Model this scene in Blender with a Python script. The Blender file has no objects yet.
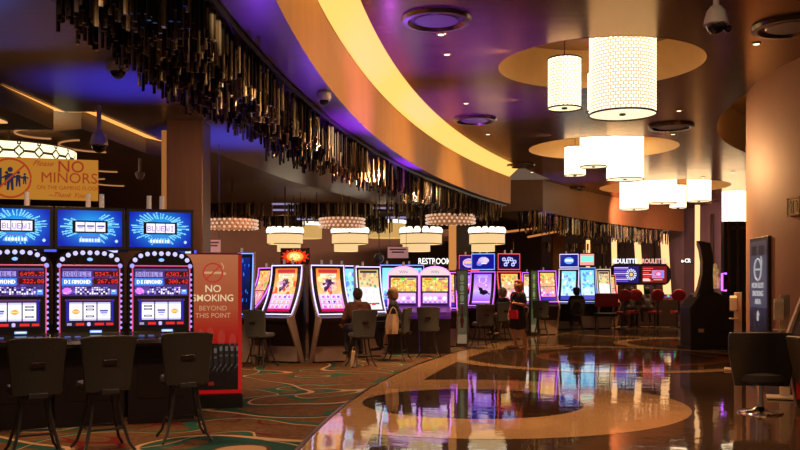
import bpy, bmesh, math, random
import numpy as np
from mathutils import Vector, Matrix
from mathutils.geometry import tessellate_polygon
random.seed(11)
SC = bpy.context.scene
COL = SC.collection
PI = math.pi
CAMH = 1.53; F = 870.0; HY = 285.0
def PX(px, d): return (px - 400) / F * d
def PZ(py, d): return CAMH + (HY - py) / F * d
def P(px, py, d): return Vector((PX(px, d), d, PZ(py, d)))
def rad(a): return a * PI / 180
def face(fx, fy): return math.atan2(fx, -fy)

# ------------------------------------------------------------------ materials
_M = {}
def lin(c):
    return tuple((x / 12.92 if x <= .04045 else ((x + .055) / 1.055) ** 2.4) for x in c)
def mat(name, col=(.5, .5, .5), rough=.5, metal=0, em=None, es=0, var=.12, scale=6, bump=0, coat=0, spec=.5, stretch=(1, 1, 1), sample=True, trans=0, alpha=1):
    if name in _M: return _M[name]
    m = bpy.data.materials.new(name); m.use_nodes = True; _M[name] = m
    nt = m.node_tree; N = nt.nodes; L = nt.links
    b = N['Principled BSDF']
    c = col
    tc = N.new('ShaderNodeTexCoord'); mp = N.new('ShaderNodeMapping'); mp.inputs['Scale'].default_value = stretch
    L.new(tc.outputs['Object'], mp.inputs[0])
    nz = N.new('ShaderNodeTexNoise'); nz.inputs['Scale'].default_value = scale; nz.inputs['Detail'].default_value = 4
    L.new(mp.outputs[0], nz.inputs['Vector'])
    mx = N.new('ShaderNodeMix'); mx.data_type = 'RGBA'
    mx.inputs[6].default_value = (*[x * (1 - var) for x in c], 1); mx.inputs[7].default_value = (*[min(1, x * (1 + var)) for x in c], 1)
    L.new(nz.outputs['Fac'], mx.inputs[0]); L.new(mx.outputs[2], b.inputs['Base Color'])
    b.inputs['Roughness'].default_value = rough; b.inputs['Metallic'].default_value = metal
    b.inputs['Specular IOR Level'].default_value = spec
    if coat: b.inputs['Coat Weight'].default_value = coat
    if trans: b.inputs['Transmission Weight'].default_value = trans
    if alpha < 1: b.inputs['Alpha'].default_value = alpha
    if em:
        b.inputs['Emission Color'].default_value = (*em, 1); b.inputs['Emission Strength'].default_value = es
        if not sample: m.cycles.emission_sampling = 'NONE'
    if bump:
        bp = N.new('ShaderNodeBump'); bp.inputs['Strength'].default_value = bump; bp.inputs['Distance'].default_value = .02
        L.new(nz.outputs['Fac'], bp.inputs['Height']); L.new(bp.outputs[0], b.inputs['Normal'])
    return m
def attr_mat(name, emis, strength=1.0, rough=.3):
    if name in _M: return _M[name]
    m = bpy.data.materials.new(name); m.use_nodes = True; _M[name] = m
    nt = m.node_tree; b = nt.nodes['Principled BSDF']
    a = nt.nodes.new('ShaderNodeAttribute'); a.attribute_name = 'art'; a.attribute_type = 'GEOMETRY'
    if emis:
        b.inputs['Base Color'].default_value = (.01, .01, .01, 1)
        nt.links.new(a.outputs['Color'], b.inputs['Emission Color']); b.inputs['Emission Strength'].default_value = strength
        m.cycles.emission_sampling = 'NONE'
    else:
        nt.links.new(a.outputs['Color'], b.inputs['Base Color'])
    b.inputs['Roughness'].default_value = rough
    return m

# ------------------------------------------------------------------ mesh helpers
class MB:
    def __init__(s): s.v = []; s.f = []
    def add(s, vs, fs, M=None):
        o = len(s.v)
        s.v += [tuple(M @ Vector(v)) if M else tuple(v) for v in vs]
        s.f += [tuple(i + o for i in f) for f in fs]; return s
    def box(s, c, sz, M=None, rx=0, rz=0):
        x, y, z = [q / 2 for q in sz]
        vs = [Vector((a * x, b * y, e * z)) for a in (-1, 1) for b in (-1, 1) for e in (-1, 1)]
        R = Matrix.Rotation(rz, 3, 'Z') @ Matrix.Rotation(rx, 3, 'X')
        vs = [R @ v + Vector(c) for v in vs]
        return s.add(vs, [(0, 1, 3, 2), (4, 6, 7, 5), (0, 4, 5, 1), (2, 3, 7, 6), (0, 2, 6, 4), (1, 5, 7, 3)], M)
    def cone(s, p0, p1, r0, r1, n=10, cap=True):
        p0 = Vector(p0); p1 = Vector(p1); d = (p1 - p0)
        if d.length < 1e-6: return s
        d.normalize(); u = d.orthogonal().normalized(); w = d.cross(u)
        vs = []
        for p, r in ((p0, r0), (p1, r1)):
            for i in range(n):
                a = 2 * PI * i / n; vs.append(p + (u * math.cos(a) + w * math.sin(a)) * r)
        fs = [(i, (i + 1) % n, n + (i + 1) % n, n + i) for i in range(n)]
        if cap: fs += [tuple(range(n - 1, -1, -1)), tuple(range(n, 2 * n))]
        return s.add(vs, fs)
    def ball(s, c, r, n=10, sc=(1, 1, 1)):
        vs = [(c[0], c[1], c[2] - r * sc[2])]; m = max(4, n // 2)
        for j in range(1, m):
            t = PI * j / m - PI / 2
            for i in range(n):
                a = 2 * PI * i / n
                vs.append((c[0] + r * sc[0] * math.cos(t) * math.cos(a), c[1] + r * sc[1] * math.cos(t) * math.sin(a), c[2] + r * sc[2] * math.sin(t)))
        vs.append((c[0], c[1], c[2] + r * sc[2])); k = len(vs) - 1; fs = []
        for i in range(n): fs.append((0, 1 + (i + 1) % n, 1 + i))
        for j in range(m - 2):
            for i in range(n):
                a = 1 + j * n + i; b = 1 + j * n + (i + 1) % n; fs.append((a, b, b + n, a + n))
        for i in range(n): fs.append((k, 1 + (m - 2) * n + i, 1 + (m - 2) * n + (i + 1) % n))
        return s.add(vs, fs)
    def caps(s, p0, p1, r0, r1, n=10):
        s.cone(p0, p1, r0, r1, n); s.ball(p0, r0 * 1.0, n); s.ball(p1, r1 * 1.0, n); return s
    def tube(s, pts, r, n=8, closed=False):
        pts = [Vector(p) for p in pts]; k = len(pts); vs = []; fs = []
        u = None
        for i in range(k):
            a = pts[i - 1] if (i or closed) else pts[0]; b = pts[(i + 1) % k] if (i < k - 1 or closed) else pts[-1]
            d = (b - a).normalized()
            u = d.orthogonal().normalized() if u is None else (u - d * u.dot(d)).normalized()
            w = d.cross(u); rr = r[i] if isinstance(r, (list, tuple)) else r
            for j in range(n):
                t = 2 * PI * j / n; vs.append(pts[i] + (u * math.cos(t) + w * math.sin(t)) * rr)
        for i in range(k if closed else k - 1):
            for j in range(n):
                a = i * n + j; b = i * n + (j + 1) % n; c = ((i + 1) % k) * n + (j + 1) % n; e = ((i + 1) % k) * n + j
                fs.append((a, b, c, e))
        if not closed: fs += [tuple(range(n - 1, -1, -1)), tuple(range((k - 1) * n, k * n))]
        return s.add(vs, fs)
    def lathe(s, prof, n=24, c=(0, 0, 0), sx=1, sy=1):
        vs = []; fs = []; k = len(prof)
        for r, z in prof:
            for i in range(n):
                a = 2 * PI * i / n; vs.append((c[0] + r * sx * math.cos(a), c[1] + r * sy * math.sin(a), c[2] + z))
        for j in range(k - 1):
            for i in range(n):
                fs.append((j * n + i, j * n + (i + 1) % n, (j + 1) * n + (i + 1) % n, (j + 1) * n + i))
        if prof[0][0] > 1e-4: fs.append(tuple(range(n - 1, -1, -1)))
        if prof[-1][0] > 1e-4: fs.append(tuple(range((k - 1) * n, k * n)))
        return s.add(vs, fs)
    def shell(s, prof, n=24, c=(0, 0, 0)):      # lathe without caps
        vs = []; fs = []; k = len(prof)
        for r, z in prof:
            for i in range(n):
                a = 2 * PI * i / n; vs.append((c[0] + r * math.cos(a), c[1] + r * math.sin(a), c[2] + z))
        for j in range(k - 1):
            for i in range(n):
                fs.append((j * n + i, j * n + (i + 1) % n, (j + 1) * n + (i + 1) % n, (j + 1) * n + i))
        return s.add(vs, fs)
    def prism(s, poly, lo, hi, axis='x'):        # poly: 2-D points; axis of extrusion
        def q(p, t): return {'x': (t, p[0], p[1]), 'y': (p[0], t, p[1]), 'z': (p[0], p[1], t)}[axis]
        n = len(poly); vs = [q(p, lo) for p in poly] + [q(p, hi) for p in poly]
        fs = [(i, (i + 1) % n, n + (i + 1) % n, n + i) for i in range(n)]
        tri = tessellate_polygon([[Vector((p[0], p[1], 0)) for p in poly]])
        fs += [tuple(t) for t in tri] + [tuple(i + n for i in reversed(t)) for t in tri]
        return s.add(vs, fs)
    def strip(s, A, B):
        n = len(A); return s.add(list(A) + list(B), [(i, i + 1, n + i + 1, n + i) for i in range(n - 1)])
    def mesh(s, name, m=None, smooth=False):
        me = bpy.data.meshes.new(name); me.from_pydata([tuple(v) for v in s.v], [], s.f); me.validate()
        bm = bmesh.new(); bm.from_mesh(me); bmesh.ops.recalc_face_normals(bm, faces=bm.faces); bm.to_mesh(me); bm.free()
        if m: me.materials.append(m)
        if smooth:
            me.polygons.foreach_set('use_smooth', [True] * len(me.polygons))
            try: me.set_sharp_from_angle(angle=rad(40))
            except Exception: pass
        return me
    def build(s, name, m, parent=None, smooth=False, bevel=0):
        o = bpy.data.objects.new(name, s.mesh(name, m, smooth)); COL.objects.link(o); o.parent = parent
        if bevel:
            md = o.modifiers.new('bevel', 'BEVEL'); md.width = bevel; md.segments = 2; md.limit_method = 'ANGLE'
        return o
def tag(o, label, cat, group=None, kind=None):
    o['label'] = label; o['category'] = cat
    if group: o['group'] = group
    if kind: o['kind'] = kind
    return o
def thing(name, label, cat, loc=(0, 0, 0), rz=0, group=None):
    o = bpy.data.objects.new(name, None); COL.objects.link(o); o.empty_display_size = .1
    o.location = loc; o.rotation_euler = (0, 0, rz); return tag(o, label, cat, group)
def struct(name, mb, m, **k):
    o = mb.build(name, m, None, **k); o['kind'] = 'structure'; return o
def copy_tree(o, parent=None):
    c = o.copy(); COL.objects.link(c); c.parent = parent
    for ch in list(o.children): copy_tree(ch, c)
    return c
def place(proto, used, loc, rz, label, group=None, cat=None):
    o = copy_tree(proto) if used[0] else proto
    used[0] = True; o.location = loc; o.rotation_euler = (0, 0, rz); o['label'] = label
    if group: o['group'] = group
    return o
def text(name, s, size, m, loc, parent=None, rz=0, rx=PI / 2, ext=.004, align='CENTER', sx=1, off=0.0, shear=0):
    cu = bpy.data.curves.new(name, 'FONT'); cu.body = s; cu.size = size; cu.extrude = ext; cu.align_x = align; cu.align_y = 'CENTER'
    cu.offset = off; cu.shear = shear; cu.resolution_u = 3
    cu.materials.append(m)
    o = bpy.data.objects.new(name, cu); COL.objects.link(o)
    me = bpy.data.meshes.new_from_object(o.evaluated_get(bpy.context.evaluated_depsgraph_get())); bpy.data.objects.remove(o); bpy.data.curves.remove(cu)
    o = bpy.data.objects.new(name, me); COL.objects.link(o); o.parent = parent
    o.location = loc; o.rotation_euler = (rx, 0, rz); o.scale = (sx, 1, 1); return o

# ------------------------------------------------------------------ little painter for screens and printed panels
FONT = {k: [int(v[i:i + 2], 16) for i in range(0, 10, 2)] for k, v in dict(
    A='7E1111117E', B='7F49494936', C='3E41414122', D='7F4141221C', E='7F49494941', F='7F09090901', G='3E4149497A', H='7F0808087F',
    I='00417F4100', J='2040413F01', K='7F08142241', L='7F40404040', M='7F020C027F', N='7F0408107F', O='3E4141413E', P='7F09090906',
    Q='3E4151215E', R='7F09192946', S='4649494931', T='01017F0101', U='3F4040403F', V='1F2040201F', W='3F4038403F', X='6314081463',
    Y='0708700807', Z='6151494543').items()}
FONT.update({k: [int(v[i:i + 2], 16) for i in range(0, 10, 2)] for k, v in {
    '0': '3E5149453E', '1': '00427F4000', '2': '4261514946', '3': '2141454B31', '4': '1814127F10', '5': '2745454539', '6': '3C4A494930',
    '7': '0171090503', '8': '3649494936', '9': '064949291E', '.': '0060600000', '$': '242A7F2A12'}.items()})
class Cv:
    def __init__(s, w, h, c=(0, 0, 0)):
        s.w = w; s.h = h; s.a = np.zeros((h, w, 3)); s.a[:] = c
        s.Y, s.X = np.mgrid[0:h, 0:w] + .5
    def rect(s, x0, y0, x1, y1, c): s.a[max(0, int(y0)):int(y1), max(0, int(x0)):int(x1)] = c
    def vgrad(s, y0, y1, c0, c1):
        for y in range(int(y0), int(y1)):
            t = (y - y0) / max(1, y1 - y0); s.a[y] = np.array(c0) * (1 - t) + np.array(c1) * t
    def mask(s, m, c, al=1): s.a[m] = s.a[m] * (1 - al) + np.array(c) * al
    def ell(s, cx, cy, rx, ry, c, al=1): s.mask(((s.X - cx) / rx) ** 2 + ((s.Y - cy) / ry) ** 2 < 1, c, al)
    def ring(s, cx, cy, r, w, c, asp=1):
        q = np.sqrt((s.X - cx) ** 2 + ((s.Y - cy) * asp) ** 2); s.mask(abs(q - r) < w / 2, c)
    def line(s, x0, y0, x1, y1, w, c, al=1):
        dx, dy = x1 - x0, y1 - y0; L = dx * dx + dy * dy
        t = np.clip(((s.X - x0) * dx + (s.Y - y0) * dy) / L, 0, 1)
        s.mask((s.X - x0 - t * dx) ** 2 + (s.Y - y0 - t * dy) ** 2 < w * w / 4, c, al)
    def text(s, x, y, t, c, k=1, sp=6):
        for i, ch in enumerate(t):
            g = FONT.get(ch)
            if not g: continue
            for cx in range(5):
                for cy in range(7):
                    if g[cx] >> cy & 1: s.rect(x + (i * sp + cx) * k, y + cy * k, x + (i * sp + cx + 1) * k, y + (cy + 1) * k, c)
    def speck(s, x0, y0, x1, y1, n, cols, r=(1, 2), seed=1):
        R = random.Random(seed)
        for _ in range(n):
            a = R.uniform(x0, x1); b = R.uniform(y0, y1); q = R.uniform(*r); s.ell(a, b, q, q, R.choice(cols), .85)
def cv_mesh(name, cv, w, h, m, parent=None, loc=(0, 0, 0), f=None, rx=0):
    """Grid with one face per painted dot, standing in x-z and facing -y; f(u,v) bends it."""
    W_, H_ = cv.w, cv.h
    u = np.linspace(-.5, .5, W_ + 1); v = np.linspace(1, 0, H_ + 1)
    UU, VV = np.meshgrid(u, v)
    if f is None: vs = np.stack([UU * w, UU * 0, VV * h], -1).reshape(-1, 3)
    else: vs = np.array([f(a, b) for a, b in zip(UU.ravel(), VV.ravel())])
    i = np.arange(H_)[:, None] * (W_ + 1) + np.arange(W_)[None, :]
    fs = np.stack([i, i + W_ + 1, i + W_ + 2, i + 1], -1).reshape(-1, 4)
    me = bpy.data.meshes.new(name); me.from_pydata(vs.tolist(), [], fs.tolist())
    c = np.clip(cv.a, 0, 1).reshape(-1, 3)
    c = np.where(c <= .04045, c / 12.92, ((c + .055) / 1.055) ** 2.4)
    col = np.ones((len(c), 4)); col[:, :3] = c
    at = me.attributes.new('art', 'FLOAT_COLOR', 'CORNER'); at.data.foreach_set('color', np.repeat(col, 4, axis=0).ravel())
    me.materials.append(m); me.update()
    o = bpy.data.objects.new(name, me); COL.objects.link(o); o.parent = parent; o.location = loc; o.rotation_euler = (rx, 0, 0)
    return o

# ------------------------------------------------------------------ shared materials
BLK = mat('black_plastic', (.012, .011, .012), .35)
BLKG = mat('black_gloss', (.01, .009, .01), .12)
DGREY = mat('dark_grey_metal', (.05, .045, .045), .4, .3)
CHROME = mat('chrome', (.6, .55, .5), .12, 1)
BRASS = mat('bronze_trim', (.25, .17, .08), .3, 1)
SCREEN = attr_mat('screen_glow', True, 1.25, .12)
SCREEN_HI = attr_mat('screen_glow_bright', True, 1.9, .12)
PRINT = attr_mat('printed_panel', False, rough=.35)
BACKLIT = attr_mat('backlit_print', True, .55, .3)
VINYL = mat('grey_green_vinyl', (.037, .030, .022), .5, bump=.15, scale=40)
VINYL_F = mat('slate_vinyl', (.085, .092, .09), .5, bump=.1, scale=40)
WALLP = mat('brown_wall_plaster', (.33, .15, .065), .55, var=.2, scale=1.4, bump=.08)
MAUVE = mat('mauve_stone_wall', (.16, .10, .11), .5, var=.35, scale=1.3, bump=.15)
DARKW = mat('dark_brown_panelling', (.045, .028, .02), .45, var=.3, scale=3)
WOOD = mat('wood_veneer_brown', (.10, .052, .03), .4, var=.35, scale=3, stretch=(6, 6, .6))
GOLDP = mat('gold_paint', (.62, .36, .12), .42, var=.1)
FASC = mat('amber_fascia_paint', (.70, .31, .055), .45, var=.18, scale=4, stretch=(1, 1, .3))
def em(name, c, s, sample=True): return mat(name, (.02, .02, .02), .4, em=c, es=s, sample=sample)
LED_AMBER = em('amber_led', (1, .40, .09), 1.35)
LED_WHITE = em('white_led', (.62, .55, 1), 2.2, False)
LED_BLUE = em('blue_led', (.15, .3, 1), 2.2, False)
LED_PURPLE = em('purple_led', (.55, .12, 1), 2.2, False)
LED_PINK = em('pink_led', (1, .10, .28), .8, False)
LED_RED = em('red_led', (1, .08, .1), 1.6, False)
BULB = em('bulb_glow', (.36, .33, 1), 1.25, False)
BULB_HI = em('bulb_glow_white', (.55, .52, .95), 1.3, False)
CANDLE = mat('frosted_tower', (.5, .4, .36), .3, em=(.9, .6, .45), es=.18, sample=False)

# ------------------------------------------------------------------ plan of the hall
RC = 43.3
def arc(d, off=0.0):            # curved soffit edge: point at depth d, moved sideways by off
    r = RC - off
    t = d - 6.0
    return (42.3 - math.sqrt(max(0, r * r - t * t)), d)
def lerp(a, b, t): return a + (b - a) * t
def ds(a, b, n): return [a + (b - a) * i / n for i in range(n + 1)]

# ---- floor
def floor_mat():
    m = bpy.data.materials.new('polished_terrazzo'); m.use_nodes = True; nt = m.node_tree; N = nt.nodes; L = nt.links
    b = N['Principled BSDF']; tc = N.new('ShaderNodeTexCoord')
    nz = N.new('ShaderNodeTexNoise'); nz.inputs['Scale'].default_value = 90; nz.inputs['Detail'].default_value = 3
    n2 = N.new('ShaderNodeTexNoise'); n2.inputs['Scale'].default_value = 1.1; n2.inputs['Detail'].default_value = 3
    L.new(tc.outputs['Object'], nz.inputs['Vector']); L.new(tc.outputs['Object'], n2.inputs['Vector'])
    return m, N, L, b, nz, n2
def stone(name, c, rough=.045):
    if name in _M: return _M[name]
    m, N, L, b, nz, n2 = floor_mat(); m.name = name; _M[name] = m
    r = N.new('ShaderNodeValToRGB'); r.color_ramp.elements[0].color = (*[x * .7 for x in c], 1); r.color_ramp.elements[1].color = (*[min(1, x * 1.3) for x in c], 1)
    r.color_ramp.elements[0].position = .35; r.color_ramp.elements[1].position = .65
    L.new(nz.outputs['Fac'], r.inputs[0]); L.new(r.outputs[0], b.inputs['Base Color'])
    b.inputs['Roughness'].default_value = rough; b.inputs['IOR'].default_value = 1.55
    bp = N.new('ShaderNodeBump'); bp.inputs['Strength'].default_value = .10; bp.inputs['Distance'].default_value = .02
    n2.inputs['Scale'].default_value = 3.0
    L.new(n2.outputs['Fac'], bp.inputs['Height']); L.new(bp.outputs[0], b.inputs['Normal'])
    return m
ST_DARK = stone('terrazzo_brown', (.075, .044, .028)); ST_TAN = stone('terrazzo_tan', (.50, .30, .145)); ST_DEEP = stone('terrazzo_umber', (.04, .018, .012))
ST_RED = stone('terrazzo_russet', (.22, .075, .04))
mb = MB(); mb.box((5, 24, -.05), (50, 50, .1)); struct('floor', mb, ST_DARK)
def disc(z, c, R, r=0, n=96):
    mb = MB()
    o = [(c[0] + R * math.cos(2 * PI * i / n), c[1] + R * math.sin(2 * PI * i / n), z) for i in range(n + 1)]
    i_ = [(c[0] + r * math.cos(2 * PI * i / n), c[1] + r * math.sin(2 * PI * i / n), z) for i in range(n + 1)]
    return mb.strip(o, i_)
def inlay(n, mb, m): struct('trim_%d' % n, mb, m)
inlay(1, disc(.002, (.94, 11.35), 2.72, 1.43), ST_TAN)
inlay(2, disc(.002, (.94, 11.35), 1.43, 0), ST_DEEP)
inlay(3, disc(.0035, (4.3, 18.4), 3.35, 2.95), ST_TAN)
inlay(4, disc(.0035, (4.9, 18.4), 2.0, 1.7), ST_RED)
inlay(5, disc(.0035, (3.35, 21.6), .95, .72), ST_TAN)
inlay(6, disc(.0035, (8.4, 28.5), 3.6, 3.2), ST_TAN)
inlay(7, disc(.003, (8.2, 22.5), 2.6, 2.25), ST_TAN)
mb = MB(); mb.strip([(*arc(d, 0), .0015) for d in ds(5, 36, 60)], [(*arc(d, .62), .0015) for d in ds(5, 36, 60)])
inlay(8, mb, ST_TAN)

def carpet_mat():
    m = bpy.data.materials.new('swirl_carpet'); m.use_nodes = True; nt = m.node_tree; N = nt.nodes; L = nt.links; b = N['Principled BSDF']
    tc = N.new('ShaderNodeTexCoord')
    def noise(sc, off, det=0):
        mp = N.new('ShaderNodeMapping'); mp.inputs['Location'].default_value = off; mp.inputs['Scale'].default_value = (sc, sc, sc)
        L.new(tc.outputs['Object'], mp.inputs[0]); nz = N.new('ShaderNodeTexNoise'); nz.inputs['Scale'].default_value = 1
        nz.inputs['Detail'].default_value = det; nz.inputs['Distortion'].default_value = .5; L.new(mp.outputs[0], nz.inputs['Vector']); return nz.outputs['Fac']
    def band(src, c, w):
        s1 = N.new('ShaderNodeMath'); s1.operation = 'SUBTRACT'; L.new(src, s1.inputs[0]); s1.inputs[1].default_value = c
        a = N.new('ShaderNodeMath'); a.operation = 'ABSOLUTE'; L.new(s1.outputs[0], a.inputs[0])
        l = N.new('ShaderNodeMath'); l.operation = 'LESS_THAN'; L.new(a.outputs[0], l.inputs[0]); l.inputs[1].default_value = w; return l.outputs[0]
    def over(base, fac, col):
        x = N.new('ShaderNodeMix'); x.data_type = 'RGBA'; L.new(fac, x.inputs[0])
        if isinstance(base, tuple): x.inputs[6].default_value = (*base, 1)
        else: L.new(base, x.inputs[6])
        x.inputs[7].default_value = (*col, 1); return x.outputs[2]
    n1 = noise(.85, (3, 1, 0)); n2 = noise(.6, (9, 4, 2)); n3 = noise(1.1, (1, 7, 5)); n4 = noise(9, (0, 0, 0), 3)
    c = over((.12, .062, .030), band(n4, .42, .05), (.16, .085, .042))
    c = over(c, band(n3, .52, .010), (.13, .014, .012))
    c = over(c, band(n1, .5, .030), (.022, .098, .07))
    c = over(c, band(n2, .47, .018), (.022, .075, .058))
    c = over(c, band(n1, .543, .0065), (.42, .32, .19))
    c = over(c, band(n2, .5, .008), (.5, .32, .19))
    L.new(c, b.inputs['Base Color']); b.inputs['Roughness'].default_value = .9; b.inputs['Specular IOR Level'].default_value = .1
    nz = N.new('ShaderNodeTexNoise'); nz.inputs['Scale'].default_value = 260; L.new(tc.outputs['Object'], nz.inputs['Vector'])
    bp = N.new('ShaderNodeBump'); bp.inputs['Strength'].default_value = .3; L.new(nz.outputs['Fac'], bp.inputs['Height']); L.new(bp.outputs[0], b.inputs['Normal'])
    return m
edge = [arc(d) for d in ds(4, 36, 70)]
mb = MB(); mb.strip([(*p, .006) for p in edge], [(-13.8, p[1], .006) for p in edge])
mb.strip([(*p, .006) for p in edge], [(*p, 0) for p in edge])
o = mb.build('carpet', carpet_mat()); tag(o, 'brown casino carpet with teal and cream swirls beside the polished floor', 'carpet')
mb = MB(); mb.strip([(p[0] - .02, p[1], .012) for p in edge], [(p[0] + .02, p[1], .012) for p in edge]); struct('trim_9', mb, BRASS)

# ---- main ceiling with round coffers
ZC = 4.8
def ceil_mat():
    m = bpy.data.materials.new('lacquered_ceiling'); m.use_nodes = True; nt = m.node_tree; N = nt.nodes; L = nt.links; b = N['Principled BSDF']
    tc = N.new('ShaderNodeTexCoord'); mp = N.new('ShaderNodeMapping'); mp.inputs['Scale'].default_value = (.35, 4, 1); L.new(tc.outputs['Object'], mp.inputs[0])
    nz = N.new('ShaderNodeTexNoise'); nz.inputs['Scale'].default_value = 2.5; nz.inputs['Detail'].default_value = 6; L.new(mp.outputs[0], nz.inputs['Vector'])
    r = N.new('ShaderNodeValToRGB'); r.color_ramp.elements[0].color = (.065, .037, .028, 1); r.color_ramp.elements[1].color = (.15, .088, .066, 1)
    L.new(nz.outputs['Fac'], r.inputs[0]); L.new(r.outputs[0], b.inputs['Base Color']); b.inputs['Roughness'].default_value = .22; b.inputs['IOR'].default_value = 1.5; b.inputs['Metallic'].default_value = .6; b.inputs['Specular Tint'].default_value = (1, .68, .36, 1)
    rr = N.new('ShaderNodeMapRange'); rr.inputs[3].default_value = .14; rr.inputs[4].default_value = .27; L.new(nz.outputs['Fac'], rr.inputs[0]); L.new(rr.outputs[0], b.inputs['Roughness'])
    bp = N.new('ShaderNodeBump'); bp.inputs['Strength'].default_value = .022; bp.inputs['Distance'].default_value = .02
    L.new(nz.outputs['Fac'], bp.inputs['Height']); L.new(bp.outputs[0], b.inputs['Normal']); return m
CEILM = ceil_mat()
COFF = [((2.97, 12.93), 1.5), ((4.85, 20.8), 1.75), ((8.8, 29.0), 2.1), ((13.6, 34.0), 1.6)]
WC = (11.1, 13.3); WR = 5.4       # round drum of the right wall
HC = (17.2, 14.2); HR = 11.3
def circ(c, R, n=64): return [(c[0] + R * math.cos(2 * PI * i / n), c[1] + R * math.sin(2 * PI * i / n)) for i in range(n)]
outer = [arc(d, .36) for d in ds(2, 24.4, 40)] + [(4.6, 26.8)] + [arc(d, 0) for d in ds(27, 37, 16)] + [(14, 46), (22, 46)]
# right edge follows the lit recess round the drum wall
hole_arc = []
for a in ds(118, 205, 30):
    x = HC[0] + HR * math.cos(rad(a)); y = HC[1] + HR * math.sin(rad(a)); hole_arc.append((x, y))
outer += [(22, hole_arc[0][1])] + hole_arc + [(hole_arc[-1][0], 2)]
def flat(loops, z):
    L3 = [[Vector((p[0], p[1], 0)) for p in l] for l in loops]; tri = tessellate_polygon(L3); vs = [(p[0], p[1], z) for l in loops for p in l]
    mb = MB(); mb.add(vs, [tuple(t) for t in tri]); return mb
struct('ceiling', flat([outer] + [circ(c, R) for c, R in COFF], ZC), CEILM)
for c, R in COFF:
    mb = MB(); A = circ(c, R) ; A.append(A[0])
    mb.strip([(*p, ZC - .004) for p in A], [(*p, ZC + .62) for p in A]); struct('trim_10', mb, GOLDP, smooth=True)
    mb = flat([circ(c, R)], ZC + .62); struct('ceiling', mb, mat('coffer_brown', (.26, .13, .06), .5))
mb = MB(); mb.strip([(*p, ZC - .004) for p in hole_arc], [(*p, ZC + .9) for p in hole_arc]); struct('trim_11', mb, GOLDP, smooth=True)
mb = MB(); mb.box((15, 14, ZC + .95), (20, 30, .08)); struct('ceiling', mb, GOLDP)

# ---- curved soffit (lower ceiling), amber fascia and cove panel that glows in place of lit surfaces
ZS = 3.8; ZF = 4.55
SOFF = mat('soffit_lacquer', (.10, .075, .075), .3, var=.25, scale=3, stretch=(.6, 4, 1), bump=.05)
DD = ds(3, 24.4, 44)
def left_edge(d):
    if d < 11.4: return (lerp(-5.0, -4.38, (d - 3) / 8.4), d)
    x0 = [(11.4, -3.98), (13.6, -3.75), (14.6, -3.25), (19, -2.4), (24.4, -.6)]
    for (a, xa), (b_, xb) in zip(x0, x0[1:]):
        if d <= b_: return (lerp(xa, xb, (d - a) / (b_ - a)), d)
    return (x0[-1][1], d)
LD = ds(3, 11.39, 12) + ds(11.41, 24.4, 26)
loop = [arc(d) for d in DD] + [left_edge(d) for d in reversed(LD)]
struct('ceiling_soffit', flat([loop], ZS), SOFF)
mb = MB(); mb.strip([(*arc(d), ZS) for d in DD], [(*arc(d), ZF) for d in DD])
e = arc(24.4); mb.add([(*e, ZS), (*e, ZF + .3), (e[0] - 4, 24.4, ZF + .3), (e[0] - 4, 24.4, ZS)], [(0, 1, 2, 3)])
struct('trim_12', mb, FASC, smooth=True)
mb = MB(); mb.strip([(*arc(d, .006), ZF) for d in DD], [(*arc(d, -.05), ZF) for d in DD]); struct('trim_13', mb, BRASS)
COVE = em('cove_lit_surface_glow', (1, .54, .12), 1.35)  # even glow stands for cove surfaces lit by an LED strip
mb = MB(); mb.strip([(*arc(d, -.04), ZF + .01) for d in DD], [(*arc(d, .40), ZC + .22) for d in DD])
o = mb.build('cove_light', COVE, smooth=True); tag(o, 'broad yellow cove curving along the top of the amber fascia, its LED light put in as glow', 'light')
mb = MB(); mb.strip([(*arc(d, .36), ZC) for d in DD], [(*arc(d, .36), ZC + .25) for d in DD]); struct('trim_14', mb, DARKW)
# dark mounting plate for the crystals
def rin(d): return lerp(-.5, -.15, min(1, max(0, (d - 7) / 13)))
def rout(d):
    for (a, x), (b_, y) in zip([(3, -2.2), (7, -1.72), (11, -1.48), (17, -.95)], [(7, -1.72), (11, -1.5), (17, -.95), (24.4, -.6)]):
        if d <= b_: return lerp(x, y, (d - a) / (b_ - a))
    return -.6
# note: off positive moves towards the walkway
def plate(z, dd, m, fi, fo, name):
    mb = MB(); mb.strip([(*arc(d, fi(d)), z) for d in dd], [(*arc(d, fo(d)), z) for d in dd]); return mb
# second, farther soffit
D2 = ds(27, 37, 20)
mb = MB(); mb.strip([(*arc(d), ZS) for d in D2], [(*arc(d), ZC) for d in D2])
a0 = arc(27); mb.add([(*a0, ZS), (*a0, ZC), (e[0] + .1, 27.1, ZC), (e[0] + .1, 27.1, ZS)], [(0, 1, 2, 3)])
struct('trim_15', mb, mat('brown_fascia', (.30, .13, .04), .4, var=.2), smooth=True)
struct('ceiling_soffit', flat([[arc(d) for d in D2] + [(6.5, 37), (-2, 34), (-1, 27)]], ZS), mat('dark_soffit', (.04, .028, .024), .4))
# interior ceiling
INT = mat('interior_ceiling', (.13, .07, .04), .5, var=.2)
struct('ceiling', flat([[(-22, 8)] + [arc(d, -.12) for d in ds(8, 24.3, 20)] + [(3.2, 27.2)] + [arc(d, -.2) for d in ds(28, 36.5, 8)] + [(9, 40), (-22, 40)]], 4.25), INT)
mb = MB(); mb.box((-9.4, 8.3, 3.72), (9.8, 6.0, .35)); struct('ceiling_soffit', mb, DARKW)
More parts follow.
